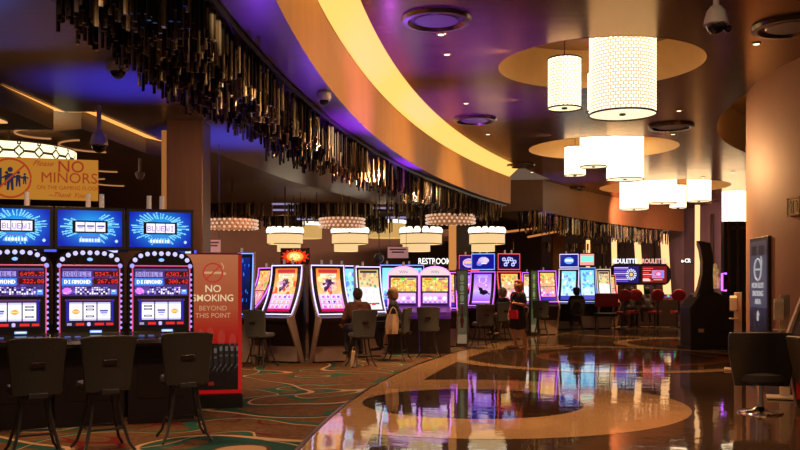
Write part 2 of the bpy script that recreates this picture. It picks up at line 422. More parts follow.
# warm LED lines along the left edge of the soffit with a dark fascia behind
def ledline(pts, label):
    mb = MB(); A = [(x - .0, y, ZS - .01) for x, y in pts]; B = [(x - .30, y + .02, ZS + .04) for x, y in pts]; mb.strip(A, B)
    tag(mb.build('cove_light', LED_AMBER), label, 'light')
ledline([left_edge(d) for d in ds(5, 11.39, 8)], 'amber light line along the near left edge of the blue-lit soffit')
ledline([left_edge(d) for d in ds(11.41, 14.6, 6)], 'amber light line between the hanging dome camera and the brown column')
pts = [(-4.38, 11.39), (-3.98, 11.41)]
mb = MB(); mb.strip([(x, y + .02, ZS) for x, y in pts], [(x, y + .14, ZS + .02) for x, y in pts]); tag(mb.build('cove_light', LED_AMBER), 'short amber light line where the soffit edge jogs', 'light')
q = [left_edge(d) for d in ds(11.41, 14.6, 6)]
mb = MB(); mb.strip([(x - .2, y, ZS + .1) for x, y in q], [(x - .2, y, ZS - .22) for x, y in q]); mb.strip([(x - .2, y, ZS - .22) for x, y in q], [(x - .6, y + .2, ZS - .22) for x, y in q]); struct('trim_16', mb, DARKW)
# lit rectangle set in the near dropped ceiling
mb = MB(); mb.box((-5.1, 10.6, 3.535), (.5, .3, .02)); tag(mb.build('ceiling_light', em('amber_panel', (1, .5, .18), .9)), 'rectangular amber ceiling light in the dark dropped ceiling at upper left', 'light')
# glowing ring mouldings of the interior ceiling
for i, (px, py, d, r, lb) in enumerate([(100, 139, 17.0, .75, 'largest amber ring moulding behind the hanging dome camera'), (112, 149, 20, .85, 'middle amber ring moulding on the interior ceiling'),
                                        (120, 158, 23, .8, 'farthest amber ring moulding on the interior ceiling'), (45, 135, 15.6, .5, 'amber ring moulding above the lattice drum chandelier')]):
    X = PX(px, d); n = 40; a0, a1 = (100, 260)
    pts = [(X + r * math.cos(rad(a)), d + r * math.sin(rad(a)), 4.236) for a in ds(a0, a1, n)]
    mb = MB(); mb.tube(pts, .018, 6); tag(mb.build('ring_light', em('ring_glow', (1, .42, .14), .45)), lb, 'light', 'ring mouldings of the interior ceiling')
# ---- far walls and column
mb = MB(); mb.box((-6, 37, 2.1), (24, .3, 4.3)); struct('wall_back', mb, mat('back_wall_brown', (.15, .085, .06), .6, var=.3, scale=1.2))
mb = MB(); mb.box((-14, 22, 2.1), (.3, 32, 4.3)); struct('wall_left', mb, DARKW)
wp = [(PX(x, d), d) for x, d in [(500, 45), (620, 41), (684, 37.8), (701, 36), (724, 34.5), (790, 32)]]
mb = MB(); mb.strip([(*p, 0) for p in wp], [(*p, 5.6) for p in wp]); struct('wall_far', mb, MAUVE)
for i in range(3):
    a, b_ = [(PX(x, d), d) for x, d in [(672, 38.25), (690, 37.1)]] if i == 0 else [(0, 0), (0, 0)]
mb = MB()
for px in (603, 655, 712): 
    d = 39.6 if px < 640 else (38.4 if px < 690 else 35.2)
    mb.box((PX(px, d), d, 2.2), (.04, .3, 4.4))
struct('trim_17', mb, DARKW)
# glowing slots between the far wall panels
for px, pxb, d, y0, y1, w, lb in [(588, 588, 38.6, 240, 272, .16, 'amber light slot in the far wall above the white slot machines'), (614, 615, 38.4, 238, 300, .22, 'amber light slot left of the blue roulette screen'),
                      (637, 641, 37.8, 236, 300, .26, 'amber light slot between the two roulette screens'), (664, 668, 37.0, 234, 305, .32, 'amber light slot at the right end of the roulette screens'),
                      (697.5, 697, 35.0, 196, 322, .18, 'tallest amber light slot beside the curved black cabinet')]:
    A = P(px, y0, d); B = P(pxb, y1, d); z1 = max(0.05, B.z)
    mb = MB(); hw = w / 2
    mb.prism([(A.x - hw, min(A.z, 4.75)), (A.x + hw, min(A.z, 4.75)), (B.x + hw, z1), (B.x - hw, z1)], d - .04, d + .04, 'y')
    o = mb.build('wall_glow', em('amber_slot', (1, .54, .22), 1.5)); tag(o, lb, 'light', 'light slots of the far wall')
# curved drum wall on the right
mb = MB(); A = [(WC[0] + WR * math.cos(rad(a)), WC[1] + WR * math.sin(rad(a))) for a in ds(80, 280, 70)]
mb.strip([(*p, 0) for p in A], [(*p, ZC + .95) for p in A]); struct('wall_right', mb, WALLP, smooth=True)
mb = MB(); A2 = [(WC[0] + (WR + .03) * math.cos(rad(a)), WC[1] + (WR + .03) * math.sin(rad(a))) for a in ds(80, 280, 70)]
mb.strip([(*p, 0) for p in A2], [(*p, .14) for p in A2]); struct('baseboard_right', mb, DARKW, smooth=True)
# dark doorway behind the drum wall
dd = 27.0
mb = MB(); mb.box((PX(742, dd), dd, 1.75), (PX(765, dd) - PX(726, dd), .25, 3.5)); dr = struct('door_1', mb, mat('dark_timber_door', (.02, .012, .009), .4))
for px in (735.5, 727):
    mb = MB(); mb.box((PX(px, dd), dd - .15, 1.75), (.07, .06, 3.5)); mb.build('door_frame', WOOD, dr)
mb = MB(); mb.box((PX(745, dd), dd - .15, 3.3), (1.2, .06, .08)); mb.build('door_frame', WOOD, dr)
# brown column in front of the interior
cx = PX(189, 12.2)
mb = MB(); mb.box((cx, 12.2, 1.9), (.50, .5, 3.8)); struct('column', mb, WOOD, bevel=.01)
mb = MB(); mb.box((PX(164.5, 11.9), 12.02, 1.83), (.12, .12, 3.66)); tag(mb.build('wall_glow', em('column_wash_glow', (1, .34, .08), .32), bevel=.01), 'tall strip down the left side of the brown column, its amber wash put in as glow', 'light')  # wall-wash light on the column edge, put in as emission
mb = MB(); mb.cone((PX(452.5, 25.4), 25.4, 0), (PX(452.5, 25.4), 25.4, 3.7), .11, .11, 20); tag(mb.build('added_column_light', em('post_lit_side_glow', (1, .38, .09), .6), smooth=True), 'round amber post beside the restroom sign, the lit side of the column put in as glow', 'light')  # lit left side of the dark column, put in as emission
mb = MB(); mb.box((PX(463, 25.8), 25.8, 1.9), (.38, .4, 3.8)); struct('column', mb, DARKW)
mb = MB(); mb.box((PX(558, 34), 34, 1.9), (.45, .3, 3.8)); struct('column', mb, mat('orange_pillar', (.55, .2, .05), .5))

# ------------------------------------------------------------------ crystal curtains
ROD = mat('smoked_crystal', (.30, .20, .12), .13, .85, var=.5, scale=3)
ROD2 = mat('amber_crystal', (.75, .55, .30), .16, .7, var=.4, scale=3)
ROD3 = mat('black_crystal', (.03, .022, .02), .08, .3)
PLATE = mat('black_plate', (.008, .006, .006), .35)
_rods = {}
def rod_mesh(L, r, k):
    key = (round(L, 1), r, k)
    if key not in _rods:
        mb = MB(); mb.cone((0, 0, 0), (0, 0, -key[0]), r, r, 6); _rods[key] = mb.mesh('crystal_rod', [ROD, ROD2, ROD3][k])
    return _rods[key]
def curtain(name, label, group, pl, spots, r, loc):
    root = thing(name, label, 'chandelier', (0, 0, 0), 0, group); pl.build('mounting_plate', PLATE, root)
    spots.sort(key=lambda s: -s[3] / s[1])
    for (x, y, z, L, k) in spots[:100]:
        o = bpy.data.objects.new('crystal_rod', rod_mesh(L, r, k)); COL.objects.link(o); o.parent = root; o.location = (x, y, z); o.scale = (1, 1, L / round(L, 1))
    for k in range(3):
        mb = MB()
        for (x, y, z, L, kk) in spots[100:]:
            if kk == k: mb.cone((x, y, z), (x, y, z - L), r, r, 6)
        if mb.v: mb.build('crystal_rods', [ROD, ROD2, ROD3][k], root)['kind'] = 'stuff'
    return root
R = random.Random(5)
spots = []
def kmix(R): return R.choices([0, 1, 2], [5, 2, 4])[0]
d = 6.2
while d < 24.2:
    dens = 125 if d < 14 else 84
    a, b_ = rin(d), rout(d)
    n = max(2, int(dens * abs(b_ - a) * .16))
    for _ in range(n):
        t = R.random(); f = lerp(a, b_, t); dj = d + R.uniform(-.08, .08)
        x, y = arc(dj, f)
        if x / y < -.395: continue
        L = R.uniform(.27, .5) * (1 if d > 8 else .8) * (1 - .35 * t * (d < 12)); 
        spots.append((x, y, ZS - .03, max(.15, L), kmix(R)))
    d += .16
pl = MB(); A = [d for d in DD if d > 5.5]
pl.strip([(*arc(d, rin(d) + .04), ZS - .012) for d in A], [(*arc(d, rout(d) - .05), ZS - .012) for d in A])
pl.strip([(*arc(d, rin(d) + .04), ZS - .012) for d in A], [(*arc(d, rin(d) + .04), ZS - .07) for d in A])
curtain('crystal_curtain', 'long curved curtain of dark crystal rods hanging under the near purple soffit', None, pl, spots, .0175, None)
def far_curtain(path, w, z, L0, L1, n, label, r=.022):
    sp = []; 
    for _ in range(n):
        t = R.random() * (len(path) - 1); i = int(t); p = [lerp(path[i][k], path[i + 1][k], t - i) for k in (0, 1)]
        sp.append((p[0] + R.uniform(-w, w) / 2, p[1] + R.uniform(-w, w) / 2, z - .01, R.uniform(L0, L1), kmix(R)))
    pl = MB(); pl.strip([(p[0] - w / 2, p[1] + w * .3, z) for p in path], [(p[0] + w / 2, p[1] - w * .3, z) for p in path])
    curtain('crystal_curtain', label, None, pl, sp, r, None)
far_curtain([arc(d, -.35) for d in ds(26.5, 36.5, 12)], .7, ZS - .01, .3, .62, 420, 'crystal curtain under the far brown fascia leading to the roulette screens')
far_curtain([P(208, 0, 23)[:2], P(262, 0, 23)[:2]], .5, PZ(203, 23), .2, .42, 130, 'short crystal curtain beside the brown column, farthest left')
far_curtain([P(296, 0, 24)[:2], P(372, 0, 24)[:2]], .6, PZ(203, 24), .25, .5, 190, 'crystal curtain above the middle tiered chandelier')
far_curtain([P(262, 0, 25.5)[:2], P(300, 0, 25.5)[:2]], .5, PZ(216, 25.5), .2, .42, 110, 'low crystal curtain in front of the left tiered chandelier')
far_curtain([P(362, 0, 25)[:2], P(384, 0, 25)[:2]], .5, PZ(216, 25), .3, .5, 100, 'narrow crystal curtain between the two middle tiered chandeliers')
far_curtain([P(396, 0, 24)[:2], P(490, 0, 26)[:2]], .7, PZ(203, 25), .25, .5, 260, 'crystal curtain above the beaded ring lamp by the amber post')
far_curtain([P(500, 0, 37)[:2], P(560, 0, 38)[:2], P(622, 0, 40)[:2]], .6, PZ(243, 38), .2, .45, 200, 'low distant crystal curtain behind the machines left of the roulette screens')
# warm bulbs among the rods
for px, py, d, lb in [(157, 10, 7.6, 'warm square lamp among the crystal rods at the top of the curtain'), (221, 79, 9.2, 'warm square lamp among the crystal rods left of the white dome camera'), (241, 80, 9.6, 'narrow warm lamp among the crystal rods, right of the square one')]:
    p = P(px, py, d); mb = MB(); mb.box(p, (.055 if px < 230 else .03, .05, .16)); o = mb.build('crystal_lamp', em('crystal_lamp_glow', (1, .72, .4), 1.1)); tag(o, lb, 'light')
    mb = MB(); mb.cone((p.x, p.y, p.z + .08), (p.x, p.y, ZS), .006, .006, 6); mb.build('cable', BLK, o)
# lavender linear lights far back
for x0, x1, y, d, lb in [(272, 297, 204, 26, 'upper lavender linear light left of the middle crystal curtain'), (272, 297, 210, 26, 'lower lavender linear light left of the middle crystal curtain'),
                         (297, 320, 219, 25, 'lavender linear light above the left yellow drum'), (373, 399, 202, 26, 'upper lavender linear light right of the middle crystal curtain'),
                         (373, 399, 208, 26, 'lower lavender linear light right of the middle crystal curtain'), (385, 407, 217.5, 25, 'lavender linear light above the right yellow drum')]:
    a = P(x0, y, d); b_ = P(x1, y, d); mb = MB(); mb.box((a + b_) / 2, (b_.x - a.x, .08, .05)); o = mb.build('linear_light', em('lavender_tube', (.5, .42, .8), .55, False)); tag(o, lb, 'light')
    for x in (a.x + .1, b_.x - .1): mb = MB(); mb.cone((x, d, a.z + .02), (x, d, 4.2), .008, .008, 6); mb.build('hanger', BLK, o)
for x0, y0, x1, y1, lb in [(505, 232, 546, 227, 'slanting amber cove line right of the last tiered chandelier'), (528, 237, 560, 231, 'faint slanting amber cove line under the far crystal curtain')]:
    mb = MB(); a = P(x0, y0, 30); b_ = P(x1, y1, 32); mb.tube([a, b_], .035, 6); tag(mb.build('cove_light', em('dim_amber', (1, .35, .08), .6, False)), lb, 'light')

# ------------------------------------------------------------------ patterned drum pendants of the walkway
def shade_mat(name, strength, lines):
    m = bpy.data.materials.new(name); m.use_nodes = True; nt = m.node_tree; N = nt.nodes; L = nt.links; b = N['Principled BSDF']
    b.inputs['Base Color'].default_value = (.8, .7, .5, 1); b.inputs['Roughness'].default_value = .7
    em_ = (1, .83, .54, 1)
    if lines:
        tc = N.new('ShaderNodeTexCoord'); sx = N.new('ShaderNodeSeparateXYZ'); L.new(tc.outputs['Object'], sx.inputs[0])
        at = N.new('ShaderNodeMath'); at.operation = 'ARCTAN2'; L.new(sx.outputs[1], at.inputs[0]); L.new(sx.outputs[0], at.inputs[1])
        ml = N.new('ShaderNodeMath'); ml.operation = 'MULTIPLY'; L.new(at.outputs[0], ml.inputs[0]); ml.inputs[1].default_value = lines / (2 * PI)
        mz = N.new('ShaderNodeMath'); mz.operation = 'MULTIPLY'; L.new(sx.outputs[2], mz.inputs[0]); mz.inputs[1].default_value = 18.0
        cb = N.new('ShaderNodeCombineXYZ'); L.new(ml.outputs[0], cb.inputs[0]); L.new(mz.outputs[0], cb.inputs[1])
        br = N.new('ShaderNodeTexBrick'); br.inputs['Scale'].default_value = 1; br.inputs['Brick Width'].default_value = 1; br.inputs['Row Height'].default_value = .8
        br.inputs['Mortar Size'].default_value = .2; br.inputs['Mortar Smooth'].default_value = .15
        L.new(cb.outputs[0], br.inputs['Vector'])
        br.inputs['Color1'].default_value = em_; br.inputs['Color2'].default_value = em_; br.inputs['Mortar'].default_value = (.26, .19, .12, 1)
        L.new(br.outputs['Color'], b.inputs['Emission Color'])
    else: b.inputs['Emission Color'].default_value = em_
    b.inputs['Emission Strength'].default_value = strength; return m
SH_BIG = shade_mat('lattice_shade_large', 3.3, 42); SH_SM = shade_mat('lattice_shade_small', 3.3, 24); SH_P = shade_mat('pendant_diffuser', 1.25, 0)
SH_FAR = shade_mat('far_lattice_shade', 5, 40)
def drum(px, d, dia, z0, z1, lab, far=False):
    X = PX(px, d); r = dia / 2; t = thing('drum_pendant', lab, 'pendant lamp', (X, d, 0), 0, 'patterned drum pendants over the walkway')
    n = 40
    mb = MB(); mb.shell([(r, z0), (r, z1)], n); o = mb.build('shade', SH_FAR if far else (SH_BIG if dia > .7 else SH_SM), t, smooth=True)
    mb = MB(); mb.tube([((r + .004) * math.cos(a), (r + .004) * math.sin(a), z0) for a in ds(0, 2 * PI, n)[:-1]], .013, 6, True); mb.build('bottom_ring', BLK, t, smooth=True)
    mb = MB(); mb.tube([((r + .004) * math.cos(a), (r + .004) * math.sin(a), z1) for a in ds(0, 2 * PI, n)[:-1]], .011, 6, True); mb.build('top_ring', BLK, t, smooth=True)
    mb = MB(); mb.lathe([(0.0001, z0 + .012), (r - .01, z0 + .012), (r - .01, z0 + .02), (.0001, z0 + .02)], n); mb.build('diffuser', SH_P, t)
    mb = MB(); mb.lathe([(.0001, z0 - .02), (.045, z0 - .01), (.045, z0 + .012)], 14); mb.build('finial', BLK, t)
    mb = MB(); mb.cone((0, 0, z1 - .1), (0, 0, ZC + .62), .008, .008, 6)
    for a in (0, 2.1, 4.2): mb.cone((0, 0, z1 + .0), (r * math.cos(a), r * math.sin(a), z1), .005, .005, 5)
    mb.build('cable', BLK, t)
drum(622.5, 12.1, .91, 3.90, 5.15, 'largest patterned drum pendant, hanging nearest over the walkway')
drum(564.5, 13.3, .50, 4.23, 4.98, 'small patterned drum pendant beside the largest drum, hung from a thin cable')
drum(602, 14.0, .46, 4.32, 4.95, 'small drum pendant mostly hidden behind the largest drum')
drum(625, 21.6, .90, 4.15, 5.2, 'large white drum pendant directly below the largest one, in the second ceiling recess', True)
drum(575, 21.8, .52, 4.27, 4.98, 'small lower-left drum pendant in the second ceiling recess', True)
drum(593.5, 21.0, .64, 4.38, 5.1, 'middle-sized drum pendant between the two others in the second ceiling recess', True)
drum(634, 27.6, .88, 3.92, 4.95, 'drum pendant below the large second-recess drum, lowest of its stack', True)
drum(662, 29.0, .95, 4.25, 5.2, 'wide drum pendant at the centre of the third recess', True)
drum(678, 30.3, .55, 4.2, 5.0, 'small drum pendant whose base peeks below the wide third-recess drum', True)
drum(699, 28.0, .74, 4.22, 5.1, 'drum pendant right above the tallest amber wall slot', True)
drum(734, 30.5, .80, 3.58, 4.9, 'drum pendant beside the round brown wall', True)

# ------------------------------------------------------------------ ceiling air vents, downlights, cameras
def vent(px, py, dia, lab):
    d = F * (ZC - CAMH) / (HY - py); t = thing('air_vent', lab, 'air vent', (PX(px, d), d, ZC), 0, 'round ceiling air vents'); r = dia / 2
    mb = MB(); mb.shell([(r * .78, -.0), (r * .86, -.05), (r, -.045), (r * 1.04, 0)], 40); mb.build('outer_ring', mat('vent_bronze', (.12, .085, .05), .25, .9), t, smooth=True)
    mb = MB(); mb.lathe([(.0001, -.03), (r * .62, -.03), (r * .66, -.012), (r * .66, -.004)], 40); mb.build('centre_disc', mat('vent_disc', (.05, .03, .035), .3), t)
    mb = MB(); mb.shell([(r * .66, -.004), (r * .78, -.004)], 40); mb.build('slot', PLATE, t)
vent(436.5, 19, .84, 'nearest round air vent at the top of the purple ceiling')
vent(475, 119.5, .84, 'second round air vent on the purple ceiling, beyond the nearest')
vent(671, 126, .9, 'round air vent right of the largest drum pendant')
vent(790, 26, .9, 'round air vent cut by the top right corner')
vent(520, 165, .8, 'far round air vent at the dark end of the purple ceiling')
vent(573, 188.5, .8, 'far round air vent left of the lowest drum pendant')
def downlight(px, py, lab):
    d = F * (ZC - CAMH) / (HY - py); t = thing('downlight', lab, 'light', (PX(px, d), d, ZC), 0, 'small recessed downlights')
    mb = MB(); mb.lathe([(.065, 0), (.06, -.012), (.045, -.012), (.045, -.004)], 18); mb.build('trim_ring', BRASS, t, smooth=True)
    mb = MB(); mb.lathe([(.0001, -.018), (.038, -.014), (.04, -.005)], 14); mb.build('lens', em('downlight_lens', (1, .75, .45), 3.0), t)
for px, py, lb in [(447, 54, 'downlight in the purple ceiling below the nearest vent'), (466, 103, 'downlight in the purple ceiling just above the second vent'), (488, 134, 'downlight in the purple ceiling just below the second vent'),
                   (756.5, 43.5, 'bright downlight right of the hanging dome camera'), (679, 110.5, 'downlight above the right-hand air vent'), (673, 134, 'downlight below the right-hand air vent'),
                   (703, 177, 'far downlight right of the third recess'), (733, 171.5, 'downlight beside the round wall recess'), (704, 213.5, 'distant downlight by the tallest amber slot'), (532, 172, 'far downlight at the end of the purple ceiling'), (441, 34, 'tiny downlight touching the lower rim of the nearest vent')]:
    downlight(px, py, lb)
CAMW = mat('camera_white', (.85, .74, .68), .4); DOME = mat('smoked_dome', (.015, .012, .015), .05)
def dome(px, py, z, lab, r=.085):
    d = F * (z - CAMH) / (HY - py); t = thing('dome_camera', lab, 'camera', (PX(px, d), d, z), 0, 'ceiling security cameras')
    mb = MB(); mb.lathe([(r * 1.15, 0), (r * 1.2, -.05), (r * .95, -.09), (r * .8, -.09)], 22); mb.build('housing', CAMW, t, smooth=True)
    mb = MB(); mb.ball((0, 0, -.085), r * .78, 16); mb.build('dome', DOME, t, smooth=True)
dome(118, 63, ZS, 'white dome camera on the soffit in front of the crystal curtain', .1)
dome(324, 93, ZS, 'white dome camera on the purple soffit strip beside the amber fascia', .075)
dome(466, 181, 4.25, 'tiny far dome camera near the end of the first fascia')
def hang_cam(px, py, d, top, s, lab, twin=False):
    p = P(px, py, d); t = thing('hanging_camera', lab, 'camera', p, 0, 'cameras hanging on poles'); h = top - p.z
    mb = MB(); mb.lathe([(.028, h), (.028, .16 * s), (.05 * s, .13 * s), (.075 * s, .1 * s)], 16); mb.build('pole', CAMW, t, smooth=True)
    mb = MB(); mb.lathe([(.05 * s, .14 * s), (.09 * s, .09 * s), (.115 * s, .0), (.12 * s, -.045 * s), (.105 * s, -.05 * s)], 22); mb.build('housing', CAMW, t, smooth=True)
    mb = MB(); mb.ball((0, 0, -.05 * s), .095 * s, 18); mb.build('dome', DOME, t, smooth=True)
    mb = MB(); mb.ball((.02 * s, -.09 * s, -.05 * s), .022 * s, 8); mb.build('lens', CHROME, t, smooth=True)
    if twin: mb = MB(); mb.ball((.12 * s, 0, -.09 * s), .04 * s, 12); mb.build('side_sensor', DOME, t, smooth=True)
hang_cam(716, 20, 8.6, ZC, .98, 'dome camera hanging on a short pole at the top right', True)
hang_cam(99, 142, 11.0, ZS, .95, 'dome camera on a long pole above the no minors sign')
p = P(140, 175, 15); mb = MB(); mb.lathe([(.0001, -.09), (.05, -.07), (.08, 0), (.08, .04), (.03, .06), (.02, 4.24 - p.z)], 16, p); tag(mb.build('hanging_camera', mat('grey_camera', (.3, .25, .25), .4), smooth=True), 'small grey camera against the dark back wall left of the column', 'camera')

# ------------------------------------------------------------------ tiered and beaded chandeliers of the interior
CREAM = em('cream_tier_glow', (1, .66, .31), .95); CREAMY = em('yellow_drum_glow', (1, .58, .18), .62); BEAD = em('bead_glow', (1, .62, .42), .8); BULBW = em('tier_bulb_glow', (1, .86, .66), 1.9)
def tiered(px, d, w, zt, lab, flip=1):
    t = thing('tiered_chandelier', lab, 'chandelier', (PX(px, d), d, zt), 0, 'tiered cream chandeliers'); r = w / 2
    mb = MB(); mb.shell([(r, -.42), (r, -.14)], 36); mb.lathe([(.0001, -.42), (r, -.42)], 36); mb.build('middle_tier', CREAM, t)
    mb = MB(); mb.shell([(r * .66, -.62), (r * .66, -.42)], 30, (-.22 * r * flip, 0, 0)); mb.lathe([(.0001, -.62), (r * .66, -.62)], 30, (-.22 * r * flip, 0, 0)); mb.build('lower_tier', CREAM, t)
    mb = MB(); mb.tube([((r + .01) * math.cos(a), (r + .01) * math.sin(a), -.14) for a in ds(0, 2 * PI, 36)[:-1]], .02, 6, True); mb.tube([(r * 1.01 * math.cos(a), r * 1.01 * math.sin(a), -.42) for a in ds(0, 2 * PI, 36)[:-1]], .014, 6, True); mb.build('rim', BRASS, t)
    for i in range(14):
        a = 2 * PI * i / 14; mb = MB(); mb.lathe([(.0001, -.12), (.085, -.11), (.095, -.03), (.06, .04), (.0001, .05)], 10, (r * .88 * math.cos(a), r * .88 * math.sin(a), 0)); mb.build('bulb', BULBW, t)
    mb = MB(); mb.lathe([(.0001, -.14), (.05, -.13), (.02, 0), (.02, 4.24 - zt)], 10); mb.build('stem', BRASS, t)
for px, d, w, lb, fl in [(285, 24, .98, 'leftmost tiered cream chandelier above the sunburst machine topper', -1), (350, 24, 1.0, 'tiered cream chandelier in the middle of the interior', 1),
                         (421, 24, 1.15, 'tiered cream chandelier just left of the amber post', 1), (487, 24, .98, 'tiered cream chandelier just right of the amber post', 1)]:
    tiered(px, d, w, PZ(229, d), lb, fl)
def yellow(px, d, w, y0, y1, lab):
    z0, z1 = PZ(y1, d), PZ(y0, d); t = thing('drum_chandelier', lab, 'chandelier', (PX(px, d), d, 0), 0, 'plain yellow drum chandeliers'); r = w / 2
    mb = MB(); mb.shell([(r, z0), (r, z1 - .09)], 36); mb.lathe([(.0001, z0), (r, z0)], 36); mb.build('shade', CREAMY, t)
    for i in range(12):
        a = 2 * PI * i / 12; mb = MB(); mb.box(((r - .05) * math.cos(a), (r - .05) * math.sin(a), z1 - .03), (.16, .16, .09)); mb.build('bulb', BULBW, t)
    mb = MB(); mb.cone((0, 0, z0), (0, 0, 4.24), .015, .015, 6); mb.build('stem', BRASS, t)
yellow(305, 27, 1.05, 223, 238.5, 'yellow drum chandelier behind the leftmost tiered chandelier'); yellow(387, 27, 1.15, 221, 238, 'yellow drum chandelier between the middle and amber-post chandeliers')
def beaded(px, d, w, yc, lab):
    z = PZ(yc, d); t = thing('beaded_chandelier', lab, 'chandelier', (PX(px, d), d, z), 0, 'beaded ring chandeliers'); r = w / 2
    mb = MB(); mb.shell([(r * .96, -.1), (r * .96, .12)], 36); mb.build('ring_band', mat('ring_band', (.35, .16, .08), .4, em=(1, .4, .15), es=.22), t)
    n = 30
    for row, z_ in enumerate((.09, 0, -.09)):
        for i in range(n):
            a = 2 * PI * (i + .5 * (row % 2)) / n
            mb = MB(); mb.ball((r * math.cos(a), r * math.sin(a), z_), .032, 6); mb.build('bead', BEAD, t)
    mb = MB(); mb.cone((0, 0, -.02), (0, 0, 4.24 - z), .015, .015, 6); [mb.cone((0, 0, .05), (r * math.cos(a), r * math.sin(a), .1), .01, .01, 5) for a in (0, 1.57, 3.14, 4.71)]; mb.build('stem', BRASS, t)
beaded(232, 22, 1.28, 224.5, 'beaded ring chandelier just right of the brown column'); beaded(342, 22.2, 1.14, 223, 'beaded ring chandelier above the middle tiered chandelier'); beaded(450.5, 23, 1.28, 219.5, 'beaded ring chandelier directly above the amber post')
# big lattice drum at the far left
def lattice_art():
    c = Cv(330, 16, (1, .93, .74)); dk = (.16, .12, .1)
    for i in range(23):
        c.ring(i * 15, 16.5, 8.6, 1.3, dk, 1.0); c.ring(i * 15, -.5, 8.6, 1.3, dk, 1.0)
    c.rect(0, 0, 330, 1, dk); return c
d = 14.2; R0 = 1.05; z1 = PZ(138.5, d - R0); t = thing('lattice_drum_chandelier', 'large white drum chandelier with interlocking circle lattice above the no minors sign', 'chandelier', (PX(8, d), d, 0), 0)
cv_mesh('shade', lattice_art(), 1, 1, attr_mat('lattice_shade_glow', True, 1.7), t, f=lambda u, v: (R0 * math.cos(2 * PI * u), R0 * math.sin(2 * PI * u), z1 - .31 + .31 * v))
mb = MB(); mb.lathe([(.0001, z1 - .31), (R0, z1 - .31)], 40); mb.build('diffuser', SH_P, t)
mb = MB(); mb.cone((0, 0, z1 - .31), (0, 0, 4.24), .03, .03, 8); [mb.box((0, 0, z1), (2 * R0, .03, .02), rz=a) for a in (0, 1.57)]; mb.build('stem', BRASS, t)

# ------------------------------------------------------------------ stools
def make_stool(vin, group):
    t = thing('gaming_stool', 'x', 'stool', group=group)
    mb = MB()
    def sq(r, z, n=20):
        return [(r * math.copysign(abs(math.cos(2 * PI * i / n)) ** .6, math.cos(2 * PI * i / n)), r * .95 * math.copysign(abs(math.sin(2 * PI * i / n)) ** .6, math.sin(2 * PI * i / n)), z) for i in range(n)]
    rings = [sq(.20, .55), sq(.225, .57), sq(.23, .60), sq(.215, .635), sq(.14, .645)]
    vs = [v for r_ in rings for v in r_]; n = 20
    fs = [(j * n + i, j * n + (i + 1) % n, (j + 1) * n + (i + 1) % n, (j + 1) * n + i) for j in range(4) for i in range(n)] + [tuple(range(n - 1, -1, -1)), tuple(range(4 * n, 5 * n))]
    mb.add(vs, fs); mb.build('seat', vin, t, smooth=True)
    # backrest: waisted, curved shell
    def shell(y0, th, z0, z1, wb, wt):
        mb = MB(); nu, nv = 8, 8
        for s in (0, 1):
            for j in range(nv + 1):
                v = j / nv; z = lerp(z0, z1, v); w = lerp(wb, wt, v ** .8) - .012 * math.sin(PI * v)
                if v > .9: w -= .01
                for i in range(nu + 1):
                    u = i / nu * 2 - 1
                    y = y0 + .06 * v * v - .045 * u * u + (th if s else 0); zz = z + (-.02 * u ** 4 if j == nv else 0)
                    mb.v.append((u * w / 2, y, zz))
        m_ = (nu + 1) * (nv + 1)
        for s in (0, 1):
            for j in range(nv):
                for i in range(nu):
                    a = s * m_ + j * (nu + 1) + i; mb.f.append((a, a + 1, a + nu + 2, a + nu + 1))
        ed = [i for i in range(nu + 1)] + [j * (nu + 1) + nu for j in range(1, nv + 1)] + [nv * (nu + 1) + i for i in range(nu - 1, -1, -1)] + [j * (nu + 1) for j in range(nv - 1, 0, -1)]
        for a, b_ in zip(ed, ed[1:] + ed[:1]): mb.f.append((a, b_, b_ + m_, a + m_))
        return mb
    bk = shell(.19, .055, .56, 1.07, .40, .50).build('backrest', vin, t, smooth=True, bevel=.008)
    mb = MB(); mb.box((0, .272, .83), (.125, .012, .05)); h = mb.build('handle_recess', mat('handle_recess', (.02, .005, .004), .3), bk, bevel=.005)
    mb = MB(); mb.box((0, .24, .565), (.16, .10, .05)); mb.build('back_bracket', DGREY, t, bevel=.008)
    mb = MB(); mb.box((0, 0, .53), (.26, .26, .03)); mb.build('seat_plate', DGREY, t)
    for sx in (-1, 1):
        for sy in (-1, 1):
            mb = MB(); mb.tube([(sx * .11, sy * .11, .54), (sx * .115, sy * .115, .42), (sx * .145, sy * .145, .25), (sx * .19, sy * .19, .08), (sx * .235, sy * .235, .01)], [.016, .016, .015, .014, .014], 8)
            mb.build('leg', DGREY, t, smooth=True)
    mb = MB(); mb.tube([(.155 * sx, .155 * sy, .21) for sx, sy in ((-1, -1), (1, -1), (1, 1), (-1, 1))], .009, 6, True); mb.build('foot_ring', DGREY, t)
    return t
st_n = make_stool(VINYL, 'stools at the near slot machines'); un = [False]
for px, d, a, lb in [(34, 7.75, 210, 'dark stool in front of the leftmost near slot machine'), (103, 8.05, 212, 'dark stool at the middle near slot machine'), (184, 8.6, 202, 'dark stool in front of the no smoking panel')]:
    place(st_n, un, (PX(px, d), d, .006), rad(a), lb)
st_f = make_stool(VINYL_F, 'stools in the interior'); uf = [False]
